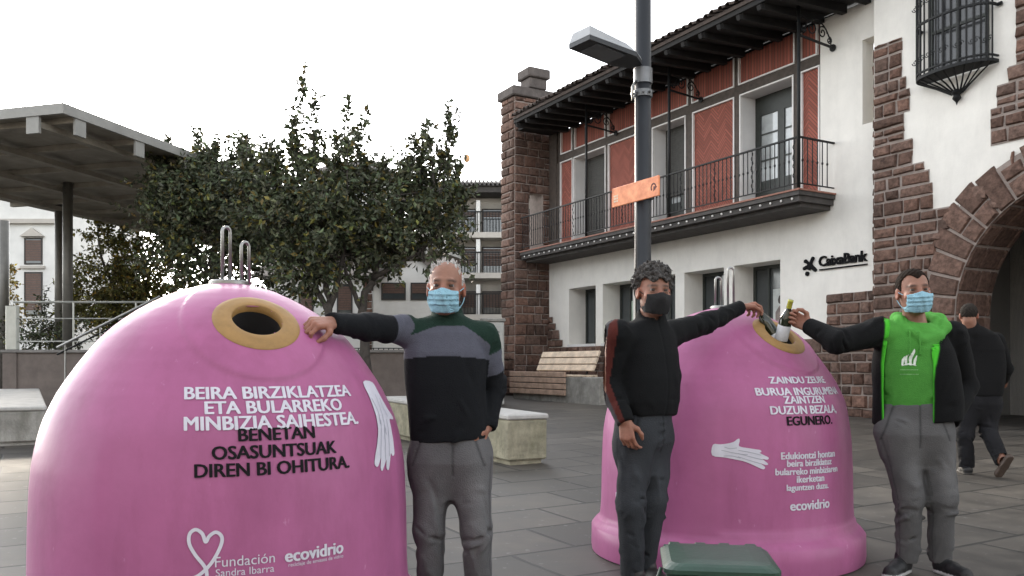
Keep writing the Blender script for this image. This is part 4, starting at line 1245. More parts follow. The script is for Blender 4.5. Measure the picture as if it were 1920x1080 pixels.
def trousers(body, pelvis, tyaw, legs, lo, hi, colour, seed, crease=1.):
    z0, x0, y0, w0, d0 = pelvis[0]; pelvis = [(z0 - .08, x0, y0, w0 * .5, d0 * .5), (z0 - .04, x0, y0, w0 * .82, d0 * .70), (z0 + .005, x0, y0, w0 * .98, d0 * .86)] + list(pelvis[1:])
    FO = []
    for i, l in enumerate(legs):
        P, r = l['pts'], l['r']; ax = P[1] - P[0]; ax2 = P[2] - P[1]
        FO += limb_folds(P[1] + (0, 0, -.03), ax, r[1], 15, seed + i, .055, .45, .0145 * crease, .011)
        FO += limb_folds(P[2] + (0, 0, .07), ax2, r[2], 15, seed + 9 + i, .05, .35, .0145 * crease, .011)
        FO += limb_folds((P[0] + P[1]) / 2, ax, (r[0] + r[1]) / 2, 9, seed + 20 + i, .11, 1.4, .0095 * crease, .016, .6)
        FO += limb_folds((P[1] + P[2]) / 2, ax2, (r[1] + r[2]) / 2, 7, seed + 30 + i, .08, 1.2, .0085 * crease, .013, .7)
        q = P[0] + (0, 0, -.02)
        for k in range(6):                        # drag lines fanning out from the crotch
            sx = 1 if q[0] > pelvis[0][1] else -1; r_ = np.random.RandomState(seed * 7 + k + 40 * i)
            s0 = np.array((pelvis[0][1] + sx * .02, -r[0] * .95, pelvis[2][0] + .05 + .02 * k)); s1 = s0 + (sx * .06, -.01, r_.uniform(-.03, .05)); s2 = s1 + (sx * .05, .02, r_.uniform(-.02, .05))
            FO.append((s0, s1, s2, .010, .009 * crease))
    def f(p):
        d = torso(p, pelvis, tyaw)
        for i, l in enumerate(legs):
            P, r = l['pts'], l['r']
            g = limb(p, P, r, .03)
            kn = np.exp(-((p[:, 2] - P[1][2] + .02) / .09) ** 2); an = np.exp(-((p[:, 2] - P[-1][2] - .04) / .09) ** 2)
            g = smax(g, (P[-1][2] - .045) - p[:, 2], .008)
            d = smin(d, g, .06)
        hz_ = pelvis[2][0]
        cr = np.exp(-((p[:, 2] - hz_ - .03) / .09) ** 2)
        d = d + folds(p, FO) + wrinkle(p, 20, .0028, seed)
        rr_, ff_ = axes(tyaw); cx_, cy_ = pelvis[3][1], pelvis[3][2]; xs_ = (p - v3(cx_, cy_, 0)) @ rr_; fs_ = (p - v3(cx_, cy_, 0)) @ ff_
        d = d + .0035 * np.exp(-((xs_ - .022) / .004) ** 2) * (fs_ > 0) * (p[:, 2] > hz_ + .02)          # fly seam
        d = d + .0035 * np.exp(-((np.abs(xs_) - .105 - .35 * (pelvis[-1][0] - p[:, 2])) / .004) ** 2) * (fs_ > 0) * (p[:, 2] > hz_ + .06)   # pocket edges
        return smax(d, p[:, 2] - pelvis[-1][0], .004)
    def colf(V):
        n_ = wrinkle(V, 9, 1., seed + 3)[:, None]
        c = np.array(colour)[None] * (1 + .13 * np.clip(n_, -1, 1))
        rr_, ff_ = axes(tyaw); xs_ = (V - v3(pelvis[3][1], pelvis[3][2], 0)) @ rr_; fs_ = (V - v3(pelvis[3][1], pelvis[3][2], 0)) @ ff_
        sm = np.exp(-((xs_ - .022) / .006) ** 2) * (fs_ > 0) * (V[:, 2] > pelvis[2][0] + .02) + np.exp(-((np.abs(xs_) - .105 - .35 * (pelvis[-1][0] - V[:, 2])) / .006) ** 2) * (fs_ > 0) * (V[:, 2] > pelvis[2][0] + .06)
        c = c * (1 - .5 * np.clip(sm, 0, 1)[:, None])
        for l in legs:
            for a_, b_ in ((l['pts'][0], l['pts'][1]), (l['pts'][1], l['pts'][2])):   # dark side seams
                t_ = capt(V, a_, b_); ctr = np.asarray(a_)[None] + t_[:, None] * (np.asarray(b_) - np.asarray(a_))[None]
                ang = np.arctan2(V[:, 0] - ctr[:, 0], -(V[:, 1] - ctr[:, 1])); near = (np.linalg.norm(V - ctr, axis=1) < .13) & (t_ > .02) & (t_ < .99)
                c = c * (1 - .35 * (near * np.exp(-((np.abs(ang) - 1.15) / .07) ** 2))[:, None])
        for l in legs:                            # worn paler stripe down the fronts of the thighs
            t = np.exp(-(np.linalg.norm(V[:, :2] - np.array(l['pts'][1])[:2] - (0, -.06), axis=1) / .05) ** 2) * np.exp(-((V[:, 2] - .55) / .22) ** 2)
            c = c * (1 + .45 * t[:, None])
        return c
    return sdf_obj('trousers', f, lo, hi, .0068, DENIM, body, colf)

def joint(base, u, v, Y):
    return px(u, v, Y) - np.array(base)

# ================= man with arm on the near bin
bA = px(848, 1161, 4.0); bA[2] = 0
JA = lambda u, v, Y=4.0: joint(bA, u, v, Y)
hA = Head(JA(836, 541, 3.98), R(-2), .245, R(1), R(3))
neckA = JA(838, 608, 4.04)
tA = [(.83, -.015, 0, .176, .125), (.95, -.02, 0, .186, .132), (1.10, -.03, 0, .190, .130), (1.25, -.035, 0, .190, .122), (1.34, -.035, .005, .178, .105), (1.40, -.028, .015, .125, .085), (1.435, -.025, .02, .075, .068)]
pA = [(.66, -.012, 0, .165, .11), (.74, -.012, 0, .182, .125), (.84, -.012, 0, .176, .122), (.90, -.015, 0, .168, .118)]
shL, elL, wrL = JA(762, 618, 3.98), JA(688, 613, 3.82), JA(622, 605, 3.60)
hdL = hand_prims(wrL, JA(575, 606, 3.49) - wrL, (-.35, .35, -.85), (-.2, -1, 0), [58, 66, 70, 72], 1.05, .5)
shR, elR, wrR = JA(904, 632, 4.02), JA(929, 722, 4.10), JA(913, 800, 4.0)
hdR = hand_prims(wrR, JA(897, 850, 3.96) - wrR, (-1, -.1, .1), (0, -1, 0), 25, 1.0, .3)
armsA = [dict(pts=[shL, elL, wrL], r=[.070, .058, .042], hand=hdL), dict(pts=[shR, elR, wrR], r=[.070, .056, .044], hand=hdR)]
legsA = [dict(pts=[np.array((-.095, 0, .76)), np.array((-.108, -.02, .42)), np.array((-.100, .02, .085))], r=[.096, .070, .057]),
         dict(pts=[np.array((.080, 0, .76)), np.array((.112, -.02, .42)), np.array((.125, .02, .085))], r=[.098, .072, .058])]
A, lo, hi = human('balding man in green, grey and black sweater leaning an arm on the near pink bin', bA, hA, neckA, tA, 0, armsA, legsA, pA)
GRN, GRY, BLK = (.013, .032, .023), (.095, .098, .125), (.008, .009, .011)
FA_ = []
for i, a in enumerate(armsA):
    FA_ += limb_folds(a['pts'][1], a['pts'][2] - a['pts'][0], .055, 16, 50 + i, .06, .5, .011, .012) + limb_folds(a['pts'][0], a['pts'][1] - a['pts'][0], .07, 12, 60 + i, .06, .8, .010, .014) + limb_folds(a['pts'][2], a['pts'][2] - a['pts'][1], .044, 8, 65 + i, .04, .3, .005, .009)
FA_ += limb_folds((-.02, 0, .93), (0, 0, 1), .15, 16, 70, .06, .35, .011, .015, .5) + limb_folds((-.03, 0, 1.12), (0, 0, 1), .16, 14, 72, .12, .9, .008, .020, .4)
def fA(p):
    d = torso(p, tA, 0)
    d = smax(d, .845 - p[:, 2] + .01 * np.sin(p[:, 0] * 9), .006)
    for i, a in enumerate(armsA):
        g = limb(p, a['pts'], a['r'], .03)
        wd = (a['pts'][2] - a['pts'][1]); wd = wd / np.linalg.norm(wd)
        g = smax(g, (p - a['pts'][2].astype(f32)) @ wd.astype(f32) - .005, .006)
        d = smin(d, g, shoulder_k(p, a['pts'][0]))
    for a in armsA: d = smin(d, cap(p, neckA - (0, 0, .055), a['pts'][0] + (0, 0, .0), .058, .062), .04)
    d = smin(d, cap(p, neckA - (0, -.01, .02), neckA + (0, -.005, .055), .084, .075), .02)       # collar
    d = smax(d, -cap(p, neckA + (0, -.02, .02), neckA + (0, -.03, .12), .050, .06), .008)
    d = d + wrinkle(p, 12, .003, 4) + folds(p, FA_)
    return d
def cA(V):
    x, z = V[:, 0], V[:, 2]
    c = np.empty((len(V), 3)); c[:] = GRY
    c[z > 1.372 - .9 * np.maximum(0, x - .06) ** 1.1 - .35 * np.maximum(0, -.06 - x)] = GRN
    c[z < 1.232 - .4 * (x + .03) ** 2] = BLK
    for a, t0, t1 in ((armsA[0], .05, .42), (armsA[1], .30, .72)):
        da = np.minimum(cap(V, a['pts'][0], a['pts'][1], .06), cap(V, a['pts'][1], a['pts'][2], .05))
        on = (da < torso(V, tA, 0)) & (da < .06)
        d_ = (a['pts'][1] - a['pts'][0]); t = ((V - a['pts'][0].astype(f32)) @ d_.astype(f32)) / (d_ @ d_)
        c[on & (t > t1)] = BLK; c[on & (t <= t1)] = GRY; c[on & (t < t0)] = GRN
    c[np.linalg.norm(V - neckA.astype(f32), axis=1) < .075] = (.013, .030, .022)
    return c
sdf_obj('sweater', fA, lo, hi, .0058, KNIT, A, cA)
trousers(A, pA, 0, legsA, lo, hi, (.108, .106, .110), 11)
shoes(A, [((-.10, .05, 0), (-.12, -.22, 0)), ((.13, .05, 0), (.17, -.21, 0))], (.03, .025, .02), (.10, .09, .08))
sdf_obj('face_mask', lambda p: hA.mask(hA.loc(p)), hA.pt((0, 0, 0)) - .16, hA.pt((0, 0, 0)) + .16, .0038, MASKB, A)
loops(hA, A, MASKB)
def hairA(p):
    q = hA.loc(p)
    e = ell(q, (0, .018, .035), (.0795, .101, .0885)) + .0035 * np.sin(q[:, 0] * 190 + 3 * np.sin(q[:, 2] * 90)) * np.sin(q[:, 1] * 150 + q[:, 2] * 120)
    keep = np.maximum(np.maximum(-.012 - q[:, 1], -.045 - q[:, 2]), q[:, 2] - (.060 + .3 * np.maximum(q[:, 1], 0)))
    d = smax(e, keep, .012)
    r_ = np.random.RandomState(5)
    for i in range(70):                           # sparse white tufts standing on the crown
        a_ = r_.uniform(-.062, .062); b_ = r_.uniform(-.03, .05)
        z_ = .035 + .086 * math.sqrt(max(.05, 1 - (a_ / .075) ** 2 - ((b_ - .018) / .097) ** 2))
        d = np.minimum(d, cap(q, (a_, b_, z_ - .01), (a_ * 1.15 + r_.uniform(-.01, .01), b_ + r_.uniform(-.008, .008), z_ + r_.uniform(.006, .026)), .0060, .0016))
    return d * f32(hA.k)
sdf_obj('hair', hairA, hA.pt((0, 0, 0)) - .17, hA.pt((0, 0, 0)) + .19, .0038, HAIR_W, A)

# ================= man in black jacket, black mask
bB = px(1203, 1100, 4.6); bB[2] = 0
JB = lambda u, v, Y=4.6: joint(bB, u, v, Y)
yB = R(38)
hB = Head(JB(1226, 548, 4.58), R(10), .25, R(2), R(4))
neckB = JB(1219, 612, 4.64)
tB = [(.90, .02, .0, .168, .125), (1.0, .025, 0, .186, .145), (1.12, .03, 0, .190, .145), (1.25, .03, 0, .188, .130), (1.34, .03, .005, .176, .108), (1.40, .035, .01, .125, .085), (1.44, .04, .015, .080, .070)]
pB = [(.70, .0, 0, .150, .11), (.78, .005, 0, .165, .125), (.88, .01, 0, .165, .122), (.98, .02, 0, .155, .115)]
s1, e1, w1 = JB(1158, 628, 4.46), JB(1143, 716, 4.52), JB(1172, 790, 4.40)
h1 = hand_prims(w1, JB(1178, 835, 4.36) - w1, (.55, .75, 0), (.5, -.8, 0), [40, 48, 52, 55], 1.02, .5)
s2, e2, w2 = JB(1256, 628, 4.74), JB(1325, 606, 4.90), JB(1387, 578, 5.07)
h2 = hand_prims(w2, JB(1420, 569, 5.16) - w2, (.25, -.1, -.95), (.1, -1, -.2), [50, 62, 66, 70], 1.08, .6)
armsB = [dict(pts=[s1, e1, w1], r=[.074, .062, .048], hand=h1), dict(pts=[s2, e2, w2], r=[.070, .062, .045], hand=h2)]
legsB = [dict(pts=[np.array((-.045, -.06, .80)), np.array((-.070, -.09, .46)), np.array((-.060, -.05, .085))], r=[.098, .074, .062]),
         dict(pts=[np.array((.075, .06, .80)), np.array((.075, .04, .46)), np.array((.025, .10, .085))], r=[.094, .070, .060])]
Bm, lo, hi = human('curly grey-haired man in black jacket and black mask beside the far pink bin', bB, hB, neckB, tB, yB, armsB, legsB, pB)
rB, fB_ = axes(yB)
FB_ = []
for i, a in enumerate(armsB):
    FB_ += limb_folds(a['pts'][1], a['pts'][2] - a['pts'][0], .060, 20, 80 + i, .09, .5, .013, .012) + limb_folds(a['pts'][0], a['pts'][1] - a['pts'][0], .07, 12, 90 + i, .06, .8, .010, .014) + limb_folds((a['pts'][1] + a['pts'][2]) / 2, a['pts'][2] - a['pts'][1], .052, 14, 95 + i, .09, .6, .011, .012)
FB_ += limb_folds((.02, 0, 1.0), (0, 0, 1), .16, 18, 99, .06, .4, .012, .016, .5) + limb_folds((.03, 0, 1.18), (0, 0, 1), .17, 14, 101, .10, .9, .009, .020, .4)
def fB(p):
    d = smax(torso(p, tB, yB), .925 - p[:, 2], .008)
    for i, a in enumerate(armsB):
        g = limb(p, a['pts'], a['r'], .03)
        wd = (a['pts'][2] - a['pts'][1]); wd = wd / np.linalg.norm(wd)
        g = smax(g, (p - a['pts'][2].astype(f32)) @ wd.astype(f32) - .012, .006)
        d = smin(d, g, shoulder_k(p, a['pts'][0]))
    for a in armsB: d = smin(d, cap(p, neckB - (0, 0, .05), a['pts'][0], .062, .066), .04)
    d = smin(d, cap(p, neckB - (0, 0, .03), neckB + (0, -.01, .045), .088, .078), .02)
    d = smax(d, -cap(p, neckB + (0, -.03, .02), neckB + (0, -.04, .14), .055, .07), .008)
    q = p - v3(.03, 0, 0)
    zip_ = np.exp(-((q @ rB - .005) / .006) ** 2) * ((q @ fB_) > 0)
    d = d + .004 * zip_ + wrinkle(p, 12, .004, 8) + folds(p, FB_)
    return d
def cB(V):
    c = np.empty((len(V), 3)); c[:] = (.0060, .0066, .0074)
    a = armsB[0]['pts']                           # dark red strip along the outer side of the hanging sleeve, grey behind it
    da = np.minimum(cap(V, a[0], a[1], .06), cap(V, a[1], a[2], .05))
    t = np.clip((V[:, 2] - a[2][2]) / (a[0][2] - a[2][2]), -.2, 1.2)
    cx = np.interp(V[:, 2], [a[2][2], a[1][2], a[0][2]], [a[2][0], a[1][0], a[0][0]])
    cy = np.interp(V[:, 2], [a[2][2], a[1][2], a[0][2]], [a[2][1], a[1][1], a[0][1]])
    ang = np.degrees(np.arctan2(-(V[:, 0] - cx), -(V[:, 1] - cy)))    # 0 faces the camera, 90 = image left
    on = (da < .04) & (V[:, 0] < -.06 + .1 * (V[:, 2] > 1.3)) & (t > -.05)
    c[on & (ang > 44) & (t < 1.35)] = (.055, .052, .056)
    c[on & (ang > 8) & (ang < 46)] = (.085, .020, .016)
    # piping over the shoulder
    return c
sdf_obj('jacket', fB, lo, hi, .007, KNIT, Bm, cB)
trousers(Bm, pB, yB, legsB, lo, hi, (.030, .033, .038), 21)
shoes(Bm, [((-.06, -.02, 0), (.06, -.27, 0)), ((.03, .13, 0), (.14, -.10, 0))], (.02, .018, .017), (.05, .05, .05))
sdf_obj('face_mask', lambda p: hB.mask(hB.loc(p), False), hB.pt((0, 0, 0)) - .16, hB.pt((0, 0, 0)) + .16, .0038, MASKK, Bm)
loops(hB, Bm, MASKK)
def hairB(p):
    q = hB.loc(p)
    n_ = np.sin(q[:, 0] * 120 + 2.5 * np.sin(q[:, 1] * 70 + q[:, 2] * 50)) * np.sin(q[:, 2] * 110 + 2 * np.sin(q[:, 0] * 85)) + .7 * np.sin(q[:, 1] * 130 + 3 * np.sin(q[:, 2] * 95 + q[:, 0] * 60))
    e = ell(q, (0, .026, .050), (.098, .114, .104)) + .0105 * n_
    keep = np.minimum(np.maximum(.058 + .012 * np.sin(q[:, 0] * 90 + 1) - q[:, 2], -.2 - q[:, 1]), np.maximum(.004 - q[:, 1] - .35 * np.maximum(0, q[:, 2] - .01), -.055 - q[:, 2]))
    return smax(e, keep, .008) * f32(hB.k)
sdf_obj('hair', hairB, hB.pt((0, 0, 0)) - .17, hB.pt((0, 0, 0)) + .18, .0038, HAIR_G, Bm)

# ================= man in green hoodie
bC = px(1714, 1075, 4.88); bC[2] = 0
JC = lambda u, v, Y=4.88: joint(bC, u, v, Y)
hC = Head(JC(1713, 548, 4.86), R(-6), .25, R(-3), R(2))
neckC = JC(1716, 612, 4.92)
tC = [(.90, -.01, .01, .150, .115), (1.0, -.01, .01, .170, .128), (1.15, -.005, .01, .178, .132), (1.28, 0, .01, .178, .122), (1.36, 0, .015, .16, .10), (1.41, .005, .02, .11, .085), (1.44, .01, .02, .075, .07)]
pC = [(.70, -.02, 0, .165, .115), (.80, -.01, 0, .190, .132), (.90, 0, 0, .182, .128), (.98, 0, 0, .18, .12)]
s1, e1, w1 = JC(1652, 622, 4.90), JC(1573, 640, 4.80), JC(1518, 612, 4.99)
h1 = hand_prims(w1, JC(1486, 596, 5.06) - w1, (-.25, -.9, .1), (-.2, .1, 1), [70, 76, 80, 82], 1.05, .9)
s2, e2, w2 = JC(1783, 628, 4.93), JC(1808, 722, 5.02), JC(1780, 790, 4.86)
h2 = hand_prims(w2, JC(1762, 800, 4.80) - w2, (-.8, .4, .2), (0, -.2, 1), 30, 1.0, .3)
armsC = [dict(pts=[s1, e1, w1], r=[.080, .066, .050], hand=h1), dict(pts=[s2, e2, w2], r=[.084, .074, .058], hand=h2)]
legsC = [dict(pts=[np.array((-.105, 0, .80)), np.array((-.045, -.03, .43)), np.array((-.030, .02, .09))], r=[.105, .075, .062]),
         dict(pts=[np.array((.110, 0, .80)), np.array((.145, -.03, .43)), np.array((.160, .02, .09))], r=[.112, .077, .063])]
yC = R(-17); rC, fC_ = axes(yC)
Cm, lo, hi = human('man in bright green hoodie and open black coat holding a bottle', bC, hC, neckC, tC, yC, armsC, legsC, pC)
FC_ = limb_folds((-.03, -.02, .98), (0, 0, 1), .14, 16, 110, .05, .4, .010, .015, .5) + limb_folds((-.03, -.02, 1.15), (0, 0, 1), .15, 14, 111, .12, 1.0, .009, .020, .4)
HOOD = limb_folds(neckC + (.01, 0, -.01), (.1, -.4, 1), .135, 26, 115, .03, .35, .014, .011, .8)
def fC(p):
    d = torso(p, tC, yC)
    for a in armsC: d = smin(d, cap(p, a['pts'][0], a['pts'][1], .070, .056), .04); d = smin(d, cap(p, neckC - (0, 0, .06), a['pts'][0], .055, .062), .04)
    d = d + wrinkle(p, 12, .003, 31) + folds(p, FC_)
    d = smax(d, .885 - p[:, 2], .006)
    d = d - .004 * np.exp(-((p[:, 2] - .905) / .018) ** 2)
    # hood: thick roll round the neck, falling behind and to the right
    nk = np.array(neckC)
    H1 = [nk + q for q in ((.0, .115, .045), (.10, .085, .05), (.145, .02, .035), (.140, -.05, -.005), (.075, -.115, -.060), (-.02, -.135, -.085), (-.075, -.105, -.030), (-.095, -.03, .035), (-.07, .08, .05), (0, .115, .045))]
    d = smin(d, limb(p, H1, [.040, .042, .040, .036, .026, .017, .020, .024, .034, .040], .02) + .5 * folds(p, HOOD), .022)
    H2 = [nk + q for q in ((.09, .04, .055), (.105, -.02, .035), (.06, -.085, -.025), (-.02, -.105, -.055), (-.06, -.07, .0), (-.07, .0, .045))]
    d = smin(d, limb(p, H2, [.026, .024, .018, .014, .014, .018], .015), .010)
    for sg in (-1, 1):
        x0 = .026 * sg - .045
        d = smin(d, cap(p, (x0, -.100, 1.38), (x0 + .004 * sg - .01, -.126, 1.25), .0055), .004)
    return smax(d, -cap(p, neckC + (0, -.03, .03), neckC + (0, -.05, .16), .058, .08), .008)
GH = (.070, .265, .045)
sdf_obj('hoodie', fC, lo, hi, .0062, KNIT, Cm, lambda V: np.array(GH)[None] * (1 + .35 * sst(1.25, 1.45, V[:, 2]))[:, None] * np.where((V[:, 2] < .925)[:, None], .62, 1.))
tC2 = [(.84, .030, .02, .236, .158), (1.0, .026, .02, .238, .162), (1.15, .020, .02, .230, .160), (1.28, .010, .02, .208, .148), (1.36, .003, .022, .185, .122), (1.41, .005, .025, .13, .098), (1.43, .01, .025, .10, .085)]
def gap(z): return np.interp(z, [.84, 1.0, 1.2, 1.32, 1.42], [.122, .124, .122, .105, .090]).astype(f32)
FC2_ = []
for i, a in enumerate(armsC):
    FC2_ += limb_folds(a['pts'][1], a['pts'][2] - a['pts'][0], .066, 18, 120 + i, .08, .5, .015, .015) + limb_folds(a['pts'][0], a['pts'][1] - a['pts'][0], .08, 12, 130 + i, .06, .8, .012, .016)
FC2_ += limb_folds((.03, .02, .98), (0, 0, 1), .20, 16, 140, .08, .7, .009, .018, .4)
def fC2(p):
    d = smax(torso(p, tC2, yC), .862 - p[:, 2] + .012 * np.sin(p[:, 0] * 7), .008)
    for i, a in enumerate(armsC):
        g = limb(p, a['pts'], a['r'], .03)
        wd = (a['pts'][2] - a['pts'][1]); wd = wd / np.linalg.norm(wd)
        g = smax(g, (p - a['pts'][2].astype(f32)) @ wd.astype(f32) - .012, .006)
        d = smin(d, g, shoulder_k(p, a['pts'][0]))
    for a in armsC: d = smin(d, cap(p, neckC - (0, 0, .06), a['pts'][0], .062, .072), .04)
    d = d + wrinkle(p, 11, .005, 17) + folds(p, FC2_)
    hole = np.maximum(np.abs(p @ rC + .045) - gap(p[:, 2]), .0 - (p @ fC_))
    d = smax(d, -hole, .012)
    d = smax(d, -(torso(p, tC, yC) - .004), .006)
    return d
def cC2(V):
    c = np.empty((len(V), 3)); c[:] = (.0048, .0050, .0056)
    e = np.abs(V @ rC + .045) - gap(V[:, 2])
    wl = np.where(V @ rC > -.045, np.interp(V[:, 2], [.84, 1.10, 1.18, 1.28, 1.42], [.003, .004, .012, .048, .07]), np.interp(V[:, 2], [.84, 1.0, 1.2, 1.42], [.010, .010, .016, .03]))
    k = (sst(.005, -.005, e - wl) * (V @ fC_ > -.02) * (V[:, 2] < 1.46))[:, None]
    return c * (1 - k) + np.array((.075, .52, .035)) * k
sdf_obj('coat', fC2, lo - .03, hi + .03, .0058, KNIT, Cm, cC2)
trousers(Cm, pC, yC, legsC, lo, hi, (.098, .097, .099), 33)
shoes(Cm, [((-.02, .06, 0), (-.21, -.13, 0)), ((.155, .05, 0), (.215, -.21, 0))], (.010, .010, .011), (.50, .50, .50))
sdf_obj('face_mask', lambda p: hC.mask(hC.loc(p)), hC.pt((0, 0, 0)) - .16, hC.pt((0, 0, 0)) + .16, .0038, MASKB, Cm)
loops(hC, Cm, MASKB)
def hairC(p):
    q = hC.loc(p)
    e = ell(q, (0, .020, .038), (.081, .102, .090)) + .0022 * np.sin(q[:, 0] * 210 + 3 * np.sin(q[:, 2] * 90)) * np.sin(q[:, 1] * 160)
    hl = .088 - .6 * np.maximum(0, .03 - np.abs(q[:, 0])) * 1.2 - 1.1 * np.maximum(0, np.abs(q[:, 0]) - .045)   # receding at the temples
    keep = np.minimum(np.maximum(hl - q[:, 2], -.2 - q[:, 1]), np.maximum(-.022 - q[:, 1], -.028 - q[:, 2]))
    return smax(e, keep, .008) * f32(hC.k)
sdf_obj('hair', hairC, hC.pt((0, 0, 0)) - .17, hC.pt((0, 0, 0)) + .18, .0038, HAIR_B, Cm)
# flame print on the chest
def chest(Vxz):
    out = []
    for x, z in Vxz:
        lo_, hi_ = -.35, .0
        pts = np.stack([np.full(90, x), np.linspace(-.30, 0, 90), np.full(90, z)], 1).astype(f32)
        d = fC(pts); k = np.argmax(d < 0); y = pts[k, 1] - .0045
        out.append((x, y, z))
    return out
PRINT = mat('pale_print', (.62, .68, .60), rough=.8, var=.2, vs=60)
FAINT = mat('faint_print', (.16, .36, .13), rough=.8, var=.3, vs=60)
a = Art(); cx, cz = -.078, 1.21
for pts, wd in (([(-.032, -.02), (-.028, .01), (-.02, .03)], [.008, .011, .003]), ([(-.014, -.02), (-.014, .02), (.0, .045)], [.010, .014, .003]), ([(.006, -.02), (.008, .02), (.026, .055), (.030, .072)], [.010, .016, .013, .002]), ([(.024, -.02), (.030, .01), (.040, .035)], [.010, .014, .003]), ([(-.035, -.022), (.0, -.012), (.034, -.022)], [.004, .008, .004])):
    c_ = curve2(pts, 4); ww = list(np.interp(np.linspace(0, 1, len(c_)), np.linspace(0, 1, len(wd)), wd))
    V, F = stroke(c_, ww); a.add(chest([(x + cx, z + cz) for x, z in V]), F)
link('flame_print', a.V, a.F, PRINT, Cm)
a = Art()
for z, hw in ((1.165, .042), (1.140, .044)):
    V, F = stroke([(x, 0) for x in np.linspace(-hw, hw, 12)], .005); a.add(chest([(x + cx, y + z) for x, y in V]), F)
link('print_line', a.V, a.F, FAINT, Cm)

# ================= man walking away under the arch
bD = px(1838, 885, 8.69); bD[2] = gz(8.69)
JD = lambda u, v, Y=8.69: joint(bD, u, v, Y)
yD = R(152)
hD = Head(JD(1816, 592, 8.65), R(160), .235, 0, R(8))
neckD = JD(1822, 618, 8.66)
tD = [(.78, .02, .0, .185, .14), (.95, .02, 0, .205, .15), (1.15, .02, 0, .215, .15), (1.30, .01, 0, .21, .14), (1.42, -.02, 0, .18, .12), (1.48, -.05, 0, .12, .09), (1.52, -.07, 0, .08, .075)]
pD = [(.62, .01, 0, .16, .12), (.72, .015, 0, .175, .13), (.85, .02, 0, .17, .13)]
armsD = [dict(pts=[JD(1806, 640, 8.66), JD(1797, 700, 8.80), JD(1808, 735, 9.0)], r=[.08, .07, .055]), dict(pts=[JD(1868, 638, 8.80), JD(1886, 692, 8.95), JD(1880, 712, 9.15)], r=[.08, .07, .055])]
for a_ in armsD:
    a_['hand'] = hand_prims(a_['pts'][2], (.2, .9, -.2), (-.3, 0, -1), (1, 0, 0), 45, 1., .4)
legsD = [dict(pts=[np.array((-.10, .0, .72)), np.array((-.145, .02, .42)), np.array((-.125, .03, .10))], r=[.105, .082, .07]),
         dict(pts=[np.array((.09, .0, .72)), np.array((.065, -.03, .44)), np.array((.085, -.235, .165))], r=[.105, .082, .07])]
Dm, lo, hi = human('man in dark clothes walking away towards the stone arch, seen from behind', bD, hD, neckD, tD, yD, armsD, legsD, pD)
def fD(p):
    d = torso(p, tD, yD)
    for a_ in armsD: d = smin(d, limb(p, a_['pts'], a_['r'], .03), .045)
    d = smin(d, cap(p, neckD - (0, 0, .03), neckD + (0, 0, .03), .085, .075), .02)
    d = d - .003 * np.exp(-((p[:, 2] - 1.27) / .01) ** 2) + wrinkle(p, 11, .006, 41)
    return smax(d, .80 - p[:, 2], .008)
sdf_obj('jacket', fD, lo - .04, hi + .04, .011, KNIT, Dm, lambda V: np.full((len(V), 3), (.0085, .0085, .009)))
trousers(Dm, pD, yD, legsD, lo, hi, (.012, .012, .014), 43)
shoes(Dm, [((-.13, -.03, 0), (-.09, .22, 0))], (.012, .011, .011), (.05, .045, .04))
def fsh(p):
    M = np.array(Matrix.Rotation(R(-58), 3, 'X') @ Matrix.Rotation(R(12), 3, 'Z'), f32)
    q = (p - v3(.092, -.26, .12)) @ M
    d = limb(q, [v3(0, -.10, .0), v3(0, .0, .0), v3(0, .10, 0)], [.040, .043, .044], .02)
    d = smax(d, -.022 - q[:, 2], .004)
    return smax(d, q[:, 2] - .05, .01)
sdf_obj('shoe', fsh, (-.05, -.45, -.0), (.24, -.08, .32), .007, SHOEM, Dm, lambda V: np.full((len(V), 3), (.075, .052, .040)))
def hairD(p):
    q = hD.loc(p)
    e = ell(q, (0, .020, .035), (.081, .101, .089)) + .002 * np.sin(q[:, 0] * 210 + 3 * np.sin(q[:, 2] * 90))
    keep = np.minimum(.06 - q[:, 2], np.maximum(-.01 - q[:, 1], -.078 - q[:, 2] + .004 * np.sin(q[:, 0] * 150)))
    return smax(e, keep, .02) * f32(hD.k)
sdf_obj('hair', hairD, hD.pt((0, 0, 0)) - .17, hD.pt((0, 0, 0)) + .17, .005, mat('dark_grey_hair', (.026, .022, .019), rough=.9, var=.4, vs=60, spec=.1), Dm)

# ================= bottles
def bottle(top, bottom, m, lm, label, capm=None, l0=.045, l1=.14):
    top = np.array(top); bottom = np.array(bottom); d = top - bottom; L = np.linalg.norm(d)
    root = empty('bottle', tuple(bottom), 0, label, 'bottle', 'bottles held over the bin mouth')
    root.rotation_euler = Vector(d).to_track_quat('Z', 'Y').to_euler()
    k = L / .30
    MB().lathe([(.0, .008), (.030, .0), (.037, .006), (.0375, .02), (.0375, .17), (.035, .19), (.022, .222), (.0155, .245), (.0142, .27), (.0142, .286), (.0165, .287), (.0165, .297), (.012, .298), (.0115, .30), (0, .30)], 28).build('glass_body', m, root, smooth=True)
    MB().lathe([(.0378, l0), (.0382, l0 + .001), (.0382, l1), (.0378, l1 + .001)], 28).build('paper_label', lm, root, smooth=True)
    if capm: MB().lathe([(.0150, .245), (.0160, .25), (.0150, .285), (.0170, .287), (.0170, .299), (.0, .301)], 20).build('foil', capm, root, smooth=True)
    root.scale = (1, 1, k)
    return root
GB = mat('dark_green_glass', (.018, .024, .012), rough=.08, var=.3, spec=.7)
PL = mat('white_paper_label', (.66, .68, .72), rough=.7, var=.15, vs=25)
GF = mat('yellow_green_glass', (.36, .36, .045), rough=.12, var=.25, vs=20, spec=.7)
bottle((1.468, 5.175, 1.565), (1.632, 5.13, 1.285), GB, PL, 'dark green bottle in the hand of the man in black, going into the bin', None, .02, .098)
